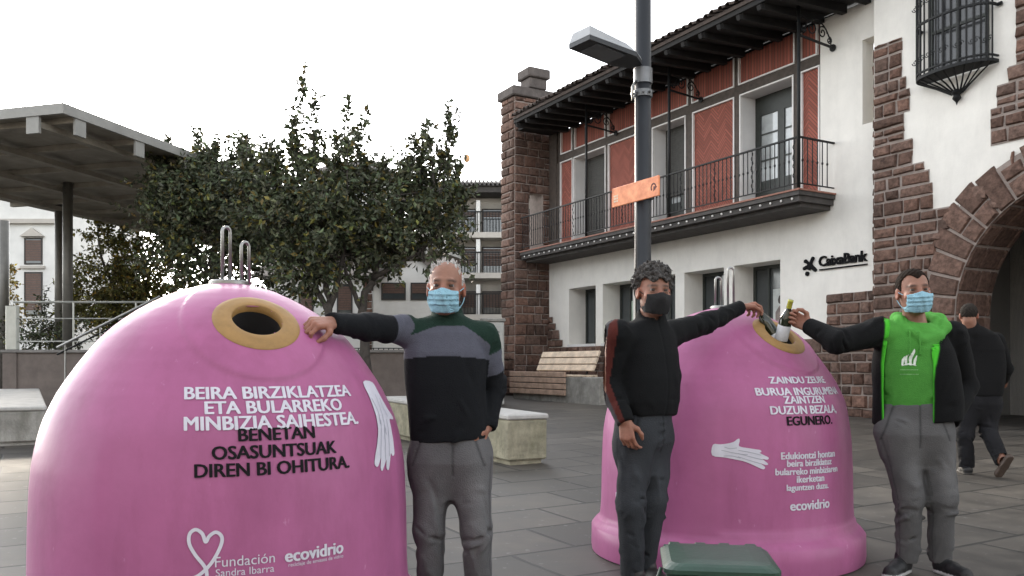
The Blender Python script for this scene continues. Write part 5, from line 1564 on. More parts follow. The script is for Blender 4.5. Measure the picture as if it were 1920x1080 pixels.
bottle(px(1483, 562, 5.02), px(1461, 650, 5.12), GB, PL, 'bottle with yellow green neck in the hand of the man in green hoodie', GF)

# ---------------------------------------------------------------- things on the square
CONC = mat('weathered_granite', (.30, .29, .265), rough=.9, var=.3, vs=5, bump=.35, bs=35, stain=.75, stainc=(.10, .095, .075))
CONCT = mat('pale_granite_top', (.40, .39, .37), rough=.85, var=.18, vs=7, bump=.25, bs=40)
MOSS = mat('mossy_granite', (.27, .25, .18), rough=.95, var=.35, vs=7, bump=.4, bs=30, stain=.8, stainc=(.11, .11, .06))
def block(near, L, W, H, label, m, name='granite_bench'):
    """long stone block; local +y runs away from the camera along the facade direction, +x to the right"""
    root = empty(name, (near[0], near[1], gz(near[1])), FA + R(90), label, 'stone bench', 'granite block benches on the square')
    root.rotation_euler = (math.atan(.02), 0, R(29.9))
    b = MB()
    b.bbox(0, W, 0, L, .05, H - .06, .02); b.bbox(.05, W - .05, .04, L - .04, -.12, .06, .01)
    b.build('base', m, root)
    MB().bbox(-.012, W + .012, -.012, L + .012, H - .058, H, .015).build('seat_slab', CONCT, root)
    return root
block((-.04, 9.30), 3.9, .50, .56, 'mossy granite block bench behind the man in the striped sweater', MOSS)
block((-6.95, 10.95), 5.4, .85, .52, 'pale granite block bench left of the near pink bin', CONC)

# street lamp with box head, clamp and orange finger sign
LX, LY = px(1205.5, 0, 10.2)[:2]
lamp = empty('street_lamp', (LX, LY, gz(LY)), FA, 'tall dark grey round lamp post with flat box head in front of the balcony', 'street lamp')
PAINT = mat('dark_grey_paint', (.013, .015, .0185), rough=.5, var=.18, vs=3, bump=.04, bs=30)
GALV = mat('galvanised_grey', (.16, .165, .17), rough=.5, var=.15, vs=6, metal=.4)
MB().tube([(0, 0, 0), (0, 0, .9), (0, 0, .93), (0, 0, 8.2)], [.125, .125, .098, .096], 28).build('pole', PAINT, lamp, smooth=True)
MB().lathe([(.2, 0), (.2, .02), (.14, .03)], 24).build('base_plate', PAINT, lamp)
hz0 = 4.63
# head: flat tray pointing to the upper left of the picture, bevelled lid above
hd = MB()
q = Matrix.Rotation(-FA + R(180 + 36), 3, 'Z')
def T(v): return tuple(q @ Vector(v))
def loft(mb, A, B):
    V = [T(v) for v in A + B]; n = len(A)
    mb.add(V, [tuple(range(n))[::-1], tuple(range(n, 2 * n))] + [(i, (i + 1) % n, n + (i + 1) % n, n + i) for i in range(n)])
lo_ = [(.10, -.085, hz0), (.30, -.20, hz0 + .02), (1.0, -.18, hz0 + .07), (1.0, .18, hz0 + .07), (.30, .20, hz0 + .02), (.10, .085, hz0)]
md_ = [(.10, -.085, hz0 + .05), (.30, -.20, hz0 + .07), (1.0, -.18, hz0 + .12), (1.0, .18, hz0 + .12), (.30, .20, hz0 + .07), (.10, .085, hz0 + .05)]
up_ = [(.10, -.06, hz0 + .10), (.40, -.15, hz0 + .16), (.97, -.15, hz0 + .24), (.97, .15, hz0 + .24), (.40, .15, hz0 + .16), (.10, .06, hz0 + .10)]
loft(hd, lo_, md_)
head_l = hd.build('lamp_head', PAINT, lamp)
hl = MB(); loft(hl, [(x, y, z + .003) for x, y, z in md_], up_); hl.build('lamp_lid', mat('pale_grey_lid', (.34, .35, .36), rough=.5, var=.1), lamp)
V = [(.42, -.15, hz0 + .022), (.86, -.15, hz0 + .057), (.86, .15, hz0 + .057), (.42, .15, hz0 + .022)]
MB().add([T(v) for v in V] + [T((v[0], v[1], v[2] + .02)) for v in V], [(0, 3, 2, 1), (4, 5, 6, 7), (0, 1, 5, 4), (1, 2, 6, 5), (2, 3, 7, 6), (3, 0, 4, 7)]).build('lamp_glass', mat('frosted_lamp_glass', (.09, .10, .11), rough=.25, var=.1), head_l)
cl = MB(); cl.lathe([(.101, 4.28), (.112, 4.28), (.112, 4.36), (.101, 4.36)], 28); cl.lathe([(.101, 4.44), (.112, 4.44), (.112, 4.62), (.101, 4.62)], 28)
for k in range(5):
    a_ = R(-150 + k * 38); cl.lathe([(0, 0), (.016, 0), (.016, .05), (0, .05)], 8, axis=(math.cos(a_), math.sin(a_), 0), origin=(.10 * math.cos(a_), .10 * math.sin(a_), 4.32))
cl.build('clamp', GALV, lamp, smooth=False)
cn = MB(); lx = T((.115, .0, 0)); cn.tube([(lx[0], lx[1], 4.30), (lx[0], lx[1], 1.6)], .011, 8); cn.tube([(lx[0] * 1.0, lx[1], 4.30), (lx[0] * 1.5, lx[1] * 1.5, 4.22), (lx[0] * 1.5, lx[1] * 1.5, 4.38), (lx[0], lx[1], 4.46)], .014, 8)
cn.build('conduit', STEEL, lamp, smooth=True)
# finger sign (its own thing, bolted to the post)
fs = empty('finger_sign', (LX, LY, gz(LY) + 2.0), FA, 'faded orange finger sign with arrow on the lamp post', 'sign')
a0, a1 = -.43, .46
ORG = mat('faded_orange_enamel', (.72, .20, .075), rough=.5, var=.22, vs=6, col2=(.80, .33, .16))
zb = px(1205, 378, 10.1)[2] - gz(LY) - 2.0; zt_ = px(1205, 341, 10.1)[2] - gz(LY) - 2.0
MB().bbox(a0, a1, -.142, -.118, zb, zt_, .006).build('board', ORG, fs)
wd_ = MB()
for i in range(9):
    x = a0 + .045 + (i % 3) * .030; z = zb + .055 + (i // 3) * .032
    wd_.box(x, x + .020, -.1446, -.1421, z, z + .022)
wd_.build('pictogram', mat('cream_print', (.75, .66, .50), rough=.6, var=.2), fs)
ar = MB()
for r0, r1, t0, t1 in ((.030, .050, -20, 230),):
    P = [R(t0 + (t1 - t0) * i / 14) for i in range(15)]; V = []
    for t in P: V += [(a1 - .09 + r0 * math.cos(t), -.1443, zb + .11 + r0 * math.sin(t)), (a1 - .09 + r1 * math.cos(t), -.1443, zb + .11 + r1 * math.sin(t))]
    ar.add(V, [(2 * i, 2 * i + 1, 2 * i + 3, 2 * i + 2) for i in range(14)])
ar.add([(a1 - .09, -.1445, zb + .06), (a1 - .02, -.1445, zb + .11), (a1 - .09, -.1445, zb + .12)], [(0, 1, 2)])
ar.build('arrow', mat('dark_red_print', (.10, .02, .015), rough=.6), fs)
bt = MB(); 
for z in (zb + .04, zt_ - .06): bt.lathe([(.100, z), (.117, z), (.117, z + .03), (.100, z + .03)], 24)
bt.build('bracket', PAINT, fs)

# slatted timber bench on a stone base, under the pier
bq = np.array((6.18, 16.3)) + np.array((.4984, -.8669)) * -10.75 + np.array((-.8669, -.4984)) * 2.0; bx, by = bq
WOOD = mat('pale_bench_slats', (.62, .50, .38), rough=.8, var=.28, vs=5, bump=.3, bs=40)
WOOD2 = mat('redder_bench_slats', (.46, .32, .24), rough=.8, var=.28, vs=5, bump=.3, bs=40)
bench = empty('slatted_bench', (bx, by, gz(by) + .08), FA, 'pale wooden slatted bench on stone base below the stone pier', 'bench')
MB().bbox(1.7, 5.7, .10, .75, -.2, .52, .02).build('stone_base', CONC, bench)
sl_ = MB()
for k in range(4): sl_.bbox(1.65, 4.35, .02, .08, .06 + k * .15, .19 + k * .15, .01)
sl_.build('front_slats', WOOD2, bench)
sl_ = MB()
for k in range(3):
    z = .68 + k * .17; y = .42 + k * .07
    V = [(2.4, y, z), (5.0, y, z), (5.0, y + .06, z + .14), (2.4, y + .06, z + .14), (2.4, y + .04, z - .02), (5.0, y + .04, z - .02), (5.0, y + .10, z + .12), (2.4, y + .10, z + .12)]
    sl_.add(V, [(0, 1, 2, 3), (4, 7, 6, 5), (0, 4, 5, 1), (2, 6, 7, 3), (1, 5, 6, 2), (0, 3, 7, 4)])
sl_.build('backrest', WOOD, bench)
sl_ = MB()
for k in range(4): sl_.bbox(2.35, 5.0, .1 + k * .12, .2 + k * .12, .523, .57, .01)
sl_.build('seat', WOOD, bench)
lg = MB()
for x in (2.7, 4.6): lg.obox((x, .50, .55), (x, .70, 1.18), .05, .03)
lg.build('back_support', IRON, bench)

# white electrical cabinet beside the pier, with a scrawl
ex, ey = px(924, 0, 20.)[:2]
cab = empty('electrical_cabinet', (ex, ey, gz(ey)), R(6), 'pale grey electrical cabinet with scrawled letters beside the stone pier', 'cabinet')
CABM = mat('pale_grey_enamel', (.50, .50, .47), rough=.6, var=.12, vs=4, stain=.35, stainc=(.28, .27, .24))
MB().bbox(-.27, .27, 0, .35, 0, 1.94, .02).build('cabinet_body', CABM, cab)
MB().bbox(-.30, .30, -.03, .38, 1.945, 2.02, .015).build('cabinet_top', CONC, cab)
MB().bbox(-.24, .24, -.018, -.001, .12, 1.86, .006).build('door', CABM, cab)
V2, F2 = text_mesh('TS', .2, .004)
link('scrawl', [(v[0] + .06, -.021, v[1] + 1.58) for v in V2], F2, mat('grey_scrawl', (.20, .20, .19), rough=.7), cab)

# dark green lidded caddy in front of the far bin
cdx, cdy = .80, 3.24
cad = empty('lidded_caddy', (cdx, cdy, 0), R(-8), 'small dark green lidded plastic caddy in front of the far pink bin', 'caddy')
GRNP = mat('dark_green_plastic', (.018, .050, .034), rough=.42, var=.18, vs=5, bump=.1, bs=40, stain=.3, stainc=(.07, .08, .07))
def ring_loft(secs, n=10, r=.05):
    """rounded-rectangle sections (hx, hy, z) lofted"""
    V = []; F = []
    for hx, hy, z in secs:
        for sx, sy, a0_ in ((1, -1, -90), (1, 1, 0), (-1, 1, 90), (-1, -1, 180)):
            for k in range(n // 2):
                a_ = R(a0_ + 90 * k / (n // 2 - 1)); V.append((sx * (hx - r) + r * math.cos(a_), .21 + sy * (hy - r) + r * math.sin(a_), z))
    m_ = 4 * (n // 2)
    for i in range(len(secs) - 1):
        for j in range(m_): F.append((i * m_ + j, i * m_ + (j + 1) % m_, (i + 1) * m_ + (j + 1) % m_, (i + 1) * m_ + j))
    F.append(tuple(range(m_))[::-1]); F.append(tuple((len(secs) - 1) * m_ + j for j in range(m_)))
    return V, F
V, F = ring_loft([(.155, .155, 0), (.165, .165, .02), (.195, .195, .36), (.21, .21, .365), (.21, .21, .385), (.19, .19, .386)])
link('tub', V, F, GRNP, cad)
V, F = ring_loft([(.215, .215, .387), (.222, .222, .392), (.222, .222, .408), (.205, .205, .420), (.19, .19, .428), (.13, .14, .434)])
link('lid', V, F, GRNP, cad)
hg = MB(); hg.tube([(-.205, .43, .40), (.0, .445, .40), (.205, .43, .40)], .016, 8)
for x in (-.16, -.05, .05, .16): hg.bbox(x - .025, x + .025, .40, .45, .385, .425, .006)
hg.build('hinge', GRNP, cad)
MB().tube([(-.222, .30, .34), (-.245, .2, .30), (-.245, .1, .30), (-.222, .02, .34)], .009, 8).build('handle', GRNP, cad, smooth=True)

# ---------------------------------------------------------------- raised terrace, railings and canopy on the left
TY = 17.0
tx0 = px(8, 0, TY)[0]
TERR = mat('terrace_stone', (.150, .125, .112), rough=.9, var=.22, vs=3, bump=.2, bs=25)
tz = px(0, 656, TY)[2]
ter = empty('raised_terrace', (tx0, TY, 0), 0, 'raised brown stone terrace wall on the left under the canopy', 'terrace')
MB().box(0, 9.5, 0, 14, 0, tz - .06).build('terrace_wall', TERR, ter)
MB().box(-.02, .26, -.03, .2, 0, tz - .062).build('pier', TERR, ter)
MB().bbox(-.05, 9.55, -.06, 14, tz - .058, tz, .01).build('coping', mat('grey_coping', (.20, .19, .18), rough=.85, var=.2, vs=5), ter)
for k in range(7):
    MB().bbox(3.0, 6.5, -2.1 + k * .3, -.065, .23 * k if k else 0, min(tz - .07, .2 + .19 * k), .008).build('step', mat('step_stone', (.17, .155, .145), rough=.88, var=.25, vs=5, bump=.2), ter)
RAILM = mat('pale_rail_steel', (.42, .43, .40), rough=.4, var=.1, metal=.6)
tr = empty('terrace_railing', (tx0, TY, tz), 0, 'pale metal railing with wide end post along the terrace edge', 'railing')
MB().bbox(.02, .24, .0, .12, 0, (655 - 572) / 1600 * TY, .01).build('end_post', RAILM, tr)
r_ = MB()
for v in (566, 597, 640): r_.tube([(.15, .06, (656 - v) / 1600 * TY), (5.2, .06, (656 - v) / 1600 * TY)], .022 if v == 566 else .012, 8)
r_.build('bar', RAILM, tr)
for x in (1.35, 2.6, 3.85, 5.1): MB().tube([(x, .06, 0), (x, .06, .95)], .02, 8).build('post', RAILM, tr)
hr = empty('stair_handrail', (tx0, TY - .8, 0), 0, 'slanted double steel stair handrail behind the near pink bin', 'handrail')
Y_ = TY - .8
p0 = px(107, 652, Y_); p1 = px(300, 556, Y_); o = np.array((tx0, Y_, 0))
for dz in (0, -.13): MB().tube([p0 - o + (0, 0, dz), p1 - o + (0, 0, dz)], .026 if dz == 0 else .018, 8).build('bar', STEEL if dz == 0 else IRON, hr)
for t in (.08, .42, .8):
    q_ = p0 + (p1 - p0) * t - o
    MB().tube([q_, (q_[0], q_[1], max(.25, q_[2] - 1.0))], .018, 8).build('post', STEEL, hr)

# canopy: flat roof with its near corner towards the camera
CN = px(118, 197, 13.1); ch = CN[2]
CAN = mat('canopy_underside', (.27, .245, .20), rough=.8, var=.25, vs=2.5)  # colour lightened to stand in for the flare veil over the underside
FAS = mat('canopy_fascia', (.26, .255, .235), rough=.6, var=.12, vs=3)
can = empty('canopy', (CN[0], CN[1], 0), R(-15.7), 'large flat-roofed dark canopy on steel columns at the left', 'canopy')
W_, Lc = 6.9, 19.0                              # local -x to the left, +y away
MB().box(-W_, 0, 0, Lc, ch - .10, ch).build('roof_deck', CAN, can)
MB().box(-W_, .05, -.05, -.003, ch - .14, ch + .02).box(.003, .05, -.002, Lc, ch - .14, ch + .02).build('fascia', FAS, can)
for k in range(12):
    y = .25 + k * 1.35
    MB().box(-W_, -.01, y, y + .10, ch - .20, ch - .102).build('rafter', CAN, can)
    MB().box(-.012, .03, y - .03, y + .19, ch - .40, ch - .142).build('rafter_cap', FAS, can)
for k in range(4):
    x = -.55 - k * 1.75
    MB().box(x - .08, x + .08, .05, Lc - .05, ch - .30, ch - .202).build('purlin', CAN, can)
    MB().box(x - .12, x + .12, -.03, .02, ch - .40, ch - .142).build('rafter_cap', FAS, can)
inv = Matrix.Rotation(R(15.7), 3, 'Z')
for u, Y_, rr in ((111, 20.5, .10), (127, 18.2, .10), (8, 23, .12)):
    P_ = px(u, 0, Y_); l_ = inv @ Vector((P_[0] - CN[0], P_[1] - CN[1], 0))
    MB().tube([(l_[0], l_[1], tz), (l_[0], l_[1], ch - .10)], rr, 14).build('column', mat('column_steel', (.14, .135, .12), rough=.5, var=.15, metal=.3), can, smooth=True)

# low wall with picket railing in the middle distance
lw0, lw1 = px(590, 0, 20.)[:2], px(770, 0, 20.)[:2]
lw_ = empty('low_wall', (lw0[0], 20., 0), 0, 'low pale concrete wall with picket railing behind the striped sweater man', 'wall')
MB().bbox(0, 2.6, 0, .4, 0, px(0, 708, 20.)[2], .02).build('wall', CONC, lw_)
pk = MB(); zb_ = px(0, 708, 20.)[2]; zt2 = px(0, 680, 20.)[2]
pk.box(0, 2.6, .02, .10, zt2 - .06, zt2)
for i in range(12): pk.box(.1 + i * .21, .18 + i * .21, .03, .09, zb_, zt2 - .062)
pk.build('picket_rail', mat('pale_picket', (.42, .40, .36), rough=.7, var=.2), lw_)
up_w = empty('metal_fence', (lw0[0], 23.5, 0), 0, 'grey metal railing on the ledge beyond the low wall', 'fence')
MB().bbox(-.3, 3.4, 0, .5, 0, px(0, 674, 23.5)[2], .02).build('ledge', CONC, up_w)
mf = MB(); zb_ = px(0, 674, 23.5)[2]; zt2 = px(0, 652, 23.5)[2]
for z in (zb_ + .12, zt2): mf.box(-.2, 3.3, .1, .14, z - .025, z)
for i in range(26): mf.box(-.2 + i * .14, -.175 + i * .14, .105, .135, zb_, zt2 - .026)
mf.build('bars', IRON, up_w)

# ---------------------------------------------------------------- houses round the square
HWALL = mat('house_plaster', (.62, .61, .58), rough=.9, var=.10, vs=1.2, bump=.1, bs=20)
HWALL2 = mat('warm_house_plaster', (.40, .37, .33), rough=.9, var=.12, vs=1.2, bump=.1, bs=20)
SHB = mat('brown_shutter', (.090, .050, .036), rough=.7, var=.25, vs=12)
FARROOF = mat('far_roof_tile', (.10, .085, .075), rough=.9, var=.4, vs=9, bump=.4, bs=12)
DKW = mat('dark_wood_far', (.035, .030, .027), rough=.8, var=.3)
def fx(u, Y): return (u - 960) / FPX * Y
def fz(v, Y): return CAM_Z + (HZ - v) / FPX * Y
def window(parent, x0, x1, z0, z1, y=0., shut=.5, m=None):
    f = MB(); t = .06
    f.box(x0, x1, y - .04, y + .06, z0, z0 + t); f.box(x0, x1, y - .04, y + .06, z1 - t, z1); f.box(x0, x0 + t, y - .04, y + .06, z0 + t, z1 - t); f.box(x1 - t, x1, y - .04, y + .06, z0 + t, z1 - t)
    o = f.build('window', m or DKW, parent)
    MB().box(x0 + t, x1 - t, y - .015, y - .004, z0 + t, z1 - t).build('pane', GLASS, o)
    if shut:
        s_ = MB(); zs = z1 - t - (z1 - z0 - 2 * t) * shut
        z = zs
        while z < z1 - t - .05: s_.box(x0 + t, x1 - t, y - .035, y - .018, z, z + .085); z += .1
        s_.build('shutter', SHB, o)
    return o

# apartment block with balconies
Y = 40.
ap = empty('apartment_block', (fx(780, Y), Y, 0), 0, 'apartment block with stacked dark balconies and tiled roof behind the pier', 'building')
X0 = fx(780, Y)
L_ = lambda u: fx(u, Y) - X0
MB().box(0, 9, 0, 10, 0, fz(372, Y)).build('wall', HWALL2, ap)
rf = MB(); ez, tzz = fz(361, Y), fz(334, Y)
rf.add([(-.6, -1.6, ez), (9.5, -1.6, ez), (9.5, .8, tzz), (-.6, .8, tzz), (-.6, .8, ez), (9.5, .8, ez)], [(0, 1, 2, 3), (0, 4, 5, 1), (0, 3, 4), (1, 5, 2), (2, 5, 4, 3)])
for i in range(52):
    x = -.55 + i * .195; rf.tube([(x, -1.62, ez + .05), (x, .78, tzz + .05)], .055, 6, cap=False)
rf.build('roof', FARROOF, ap)
MB().box(-.5, 9.3, -1.45, -.003, ez - .28, ez - .02).build('eave', DKW, ap)
for k, (vt, vb) in enumerate(((392, 442), (463, 516), (546, 592))):
    zt_, zb2 = fz(vt, Y), fz(vb, Y)
    MB().box(-.2, 9, -1.1, -.003, zb2 - .25, zb2).build('balcony_slab', HWALL2, ap)
    rl2 = MB(); rl2.box(-.2, 9, -1.06, -1.0, zb2 + .92, zb2 + .97)
    for i in range(66): rl2.box(-.18 + i * .14, -.15 + i * .14, -1.045, -1.015, zb2, zb2 + .92)
    rl2.build('balcony_railing', IRON, ap)
    for u0, u1 in ((790, 826), (842, 893), (904, 950), (958, 1000)):
        window(ap, L_(u0), L_(u1), zb2 + .05, zt_, -.02, .72 if k else .3)
    for u in (836, 898, 954): MB().box(L_(u) - .09, L_(u) + .09, -1.0, -.06, zb2 + .003, zt_ + .22).build('pillar', HWALL, ap)
bl = empty('ball_mast', (fx(877, 42), 41.2, 0), 0, 'small orange ball on a thin mast above the apartment roof', 'mast')
MB().tube([(0, 0, fz(345, 41.2)), (0, 0, fz(304, 41.2))], .022, 6).build('mast', GALV, bl)
MB().lathe([(.16 * math.sin(t), fz(297, 41.2) - .19 * math.cos(t)) for t in np.linspace(.02, 3.12, 12)], 16).build('ball', mat('pale_orange_ball', (.55, .30, .13), rough=.5, var=.1), bl, smooth=True)

# white gabled house behind the trees
Y = 34.
wh = empty('white_house', (fx(700, Y), Y, 0), 0, 'white gabled house with brown shuttered windows behind the trees', 'house')
X0 = fx(700, Y); L_ = lambda u: fx(u, Y) - X0
mb = MB(); ez = fz(522, Y); pk_ = fz(478, Y); xa, xb = L_(700), L_(838)
mb.add([(xa, 0, 0), (xb, 0, 0), (xb, 0, ez), (L_(772), 0, pk_), (xa, 0, ez - .2), (xa, 9, 0), (xb, 9, 0), (xb, 9, ez), (L_(772), 9, pk_), (xa, 9, ez - .2)], [(0, 1, 2, 3, 4), (5, 9, 8, 7, 6), (0, 4, 9, 5), (1, 6, 7, 2)])
mb.build('wall', HWALL, wh)
mb = MB()
for (ua, za, ub, zb2) in ((694, ez - .45, 772, pk_), (772, pk_, 846, ez - .2)):
    a_, b_ = L_(ua), L_(ub)
    mb.add([(a_, -.4, za), (b_, -.4, zb2), (b_, 9.2, zb2), (a_, 9.2, za), (a_, -.4, za + .18), (b_, -.4, zb2 + .18), (b_, 9.2, zb2 + .18), (a_, 9.2, za + .18)], [(0, 3, 2, 1), (4, 5, 6, 7), (0, 1, 5, 4), (1, 2, 6, 5), (2, 3, 7, 6), (3, 0, 4, 7)])
mb.build('roof', FARROOF, wh)
for u0, u1 in ((715, 761), (770, 812)): window(wh, L_(u0), L_(u1), fz(563, Y), fz(530, Y), 0, .62)
MB().box(xa, xb, -.02, -.002, 0, fz(655, Y)).build('plinth', HWALL2, wh)
Y = 36.
w2 = empty('white_house', (fx(500, Y), Y, 0), 0, 'white house with stone corners and brown door, left of the gabled house', 'house')
X0 = fx(500, Y)
MB().box(0, L_(0) * 0 + fx(698, Y) - X0, 0, 8, 0, fz(520, Y)).build('wall', HWALL, w2)
for u0, u1 in ((560, 588), (632, 661)): window(w2, fx(u0, Y) - X0, fx(u1, Y) - X0, fz(592, Y), fz(532, Y), 0, .85)
mb = MB(); stones(mb, course_rows(0, fz(522, Y), lambda z: (fx(680, Y) - X0, fx(698, Y) - X0), .3, .5), lambda a, h, z: (a, -h, z), .25, .5)
mb.build('corner_stones', STONE, w2, cols=True)
mb = MB(); a_, b_, z = -.5, fx(702, Y) - X0, fz(520, Y)
mb.add([(a_, -.7, z), (b_, -.7, z), (b_, 4, z + 1.6), (a_, 4, z + 1.6), (a_, 8, z), (b_, 8, z)], [(0, 1, 2, 3), (3, 2, 5, 4), (0, 3, 4), (1, 5, 2), (0, 4, 5, 1)])
mb.build('roof', FARROOF, w2)

# tall house with hipped roof, mostly hidden by the crowns
Y = 46.
th = empty('tall_house', (fx(600, Y), Y, 0), 0, 'tall house with dark hipped roof showing above the tree crowns', 'house')
X0 = fx(600, Y); L_ = lambda u: fx(u, Y) - X0
MB().box(L_(608), L_(722), 0, 6, 0, fz(330, Y)).build('wall', HWALL, th)
mb = MB(); a_, b_, z = L_(588), L_(742), fz(328, Y); zt_ = fz(290, Y); c_, d_ = L_(622), L_(708)
mb.add([(a_, -.9, z), (b_, -.9, z), (b_, 7, z), (a_, 7, z), (c_, 1.6, zt_), (d_, 1.6, zt_), (d_, 4.4, zt_), (c_, 4.4, zt_)], [(0, 1, 5, 4), (1, 2, 6, 5), (2, 3, 7, 6), (3, 0, 4, 7), (4, 5, 6, 7), (0, 3, 2, 1)])
mb.build('roof', FARROOF, th)
for u0, u1 in ((624, 650), (662, 684), (696, 714)): window(th, L_(u0), L_(u1), fz(372, Y), fz(340, Y), 0, 0, HWALL)
MB().box(L_(732), L_(745), 1, 1.6, fz(345, Y), fz(318, Y)).build('chimney', mat('red_chimney', (.26, .10, .07), rough=.9, var=.2), th)

# villa seen between the canopy columns
Y = 37.
vl = empty('villa', (fx(-150, Y), Y, 0), 0, 'white villa with pedimented window seen beneath the canopy', 'house')
X0 = fx(-150, Y); L_ = lambda u: fx(u, Y) - X0
MB().box(0, L_(107), 0, 8, 0, fz(330, Y)).build('wall', HWALL, vl)
mb = MB(); a_, b_, z = -.6, L_(150), fz(398, Y)
mb.box(-.2, L_(112), -.25, -.003, fz(420, Y), fz(412, Y)); mb.build('string_course', HWALL2, vl)
mb = MB(); z = fz(328, Y); mb.add([(-.6, -.8, z), (L_(125), -.8, z), (L_(125), 8.6, z), (-.6, 8.6, z), (2, 3.5, z + 2.3), (L_(80), 3.5, z + 2.3)], [(0, 1, 5, 4), (1, 2, 5), (2, 3, 4, 5), (3, 0, 4), (0, 3, 2, 1)])
mb.build('roof', FARROOF, vl)
for u0, u1 in ((46, 80), (-40, -6)):
    w_ = window(vl, L_(u0), L_(u1), fz(496, Y), fz(446, Y), 0, .9)
    a_, b_ = L_(u0) - .12, L_(u1) + .12; z = fz(444, Y)
    MB().add([(a_, -.2, z), (b_, -.2, z), ((a_ + b_) / 2, -.2, z + .36), (a_, -.002, z), (b_, -.002, z), ((a_ + b_) / 2, -.002, z + .36)], [(0, 1, 2), (0, 3, 4, 1), (1, 4, 5, 2), (2, 5, 3, 0)]).build('pediment', HWALL2, w_)
    MB().box(a_, b_, -.15, -.002, fz(504, Y), fz(499, Y)).build('sill', HWALL2, w_)
    window(vl, L_(u0), L_(u1), fz(592, Y), fz(510, Y), 0, .9)

# ---------------------------------------------------------------- trees and shrubs
LEAF = mat('dark_leaf', (.055, .064, .034), rough=.6, var=.35, vs=3, attr='Col', spec=.35)
LEAFO = mat('olive_leaf', (.105, .100, .032), rough=.7, var=.3, vs=3, attr='Col', spec=.3)
LEAFY = mat('dry_yellow_leaf', (.20, .155, .045), rough=.7, var=.3, vs=3, attr='Col', spec=.3)
BARK = mat('grey_bark', (.060, .052, .045), rough=.95, var=.35, vs=12, bump=.6, bs=30)
def leaf_set(P, D, size, rn, aspect=.5):
    """folded four-face leaves at points P pointing along D"""
    n = len(P); u = D / np.linalg.norm(D, axis=1)[:, None]
    r_ = rn.normal(size=(n, 3)); s_ = np.cross(u, r_); s_ /= np.linalg.norm(s_, axis=1)[:, None]; nn = np.cross(u, s_)
    L = (size * rn.uniform(.7, 1.25, n))[:, None]; W = L * aspect / 2
    a = P; b = P + u * L * .5 + s_ * W + nn * L * .10; c = P + u * L + nn * L * -.06; d = P + u * L * .5 - s_ * W + nn * L * .10; m_ = P + u * L * .5
    V = np.stack([a, b, c, d, m_], 1).reshape(-1, 3)
    k = np.arange(n)[:, None] * 5
    F = np.concatenate([k + np.array([[0, 1, 4]]), k + np.array([[1, 2, 4]]), k + np.array([[2, 3, 4]]), k + np.array([[3, 0, 4]])])
    col = np.repeat(rn.uniform(.55, 1.55, (n, 1)) * (1 + rn.uniform(-.12, .12, (n, 3))), 5, 0)
    return V, F, col
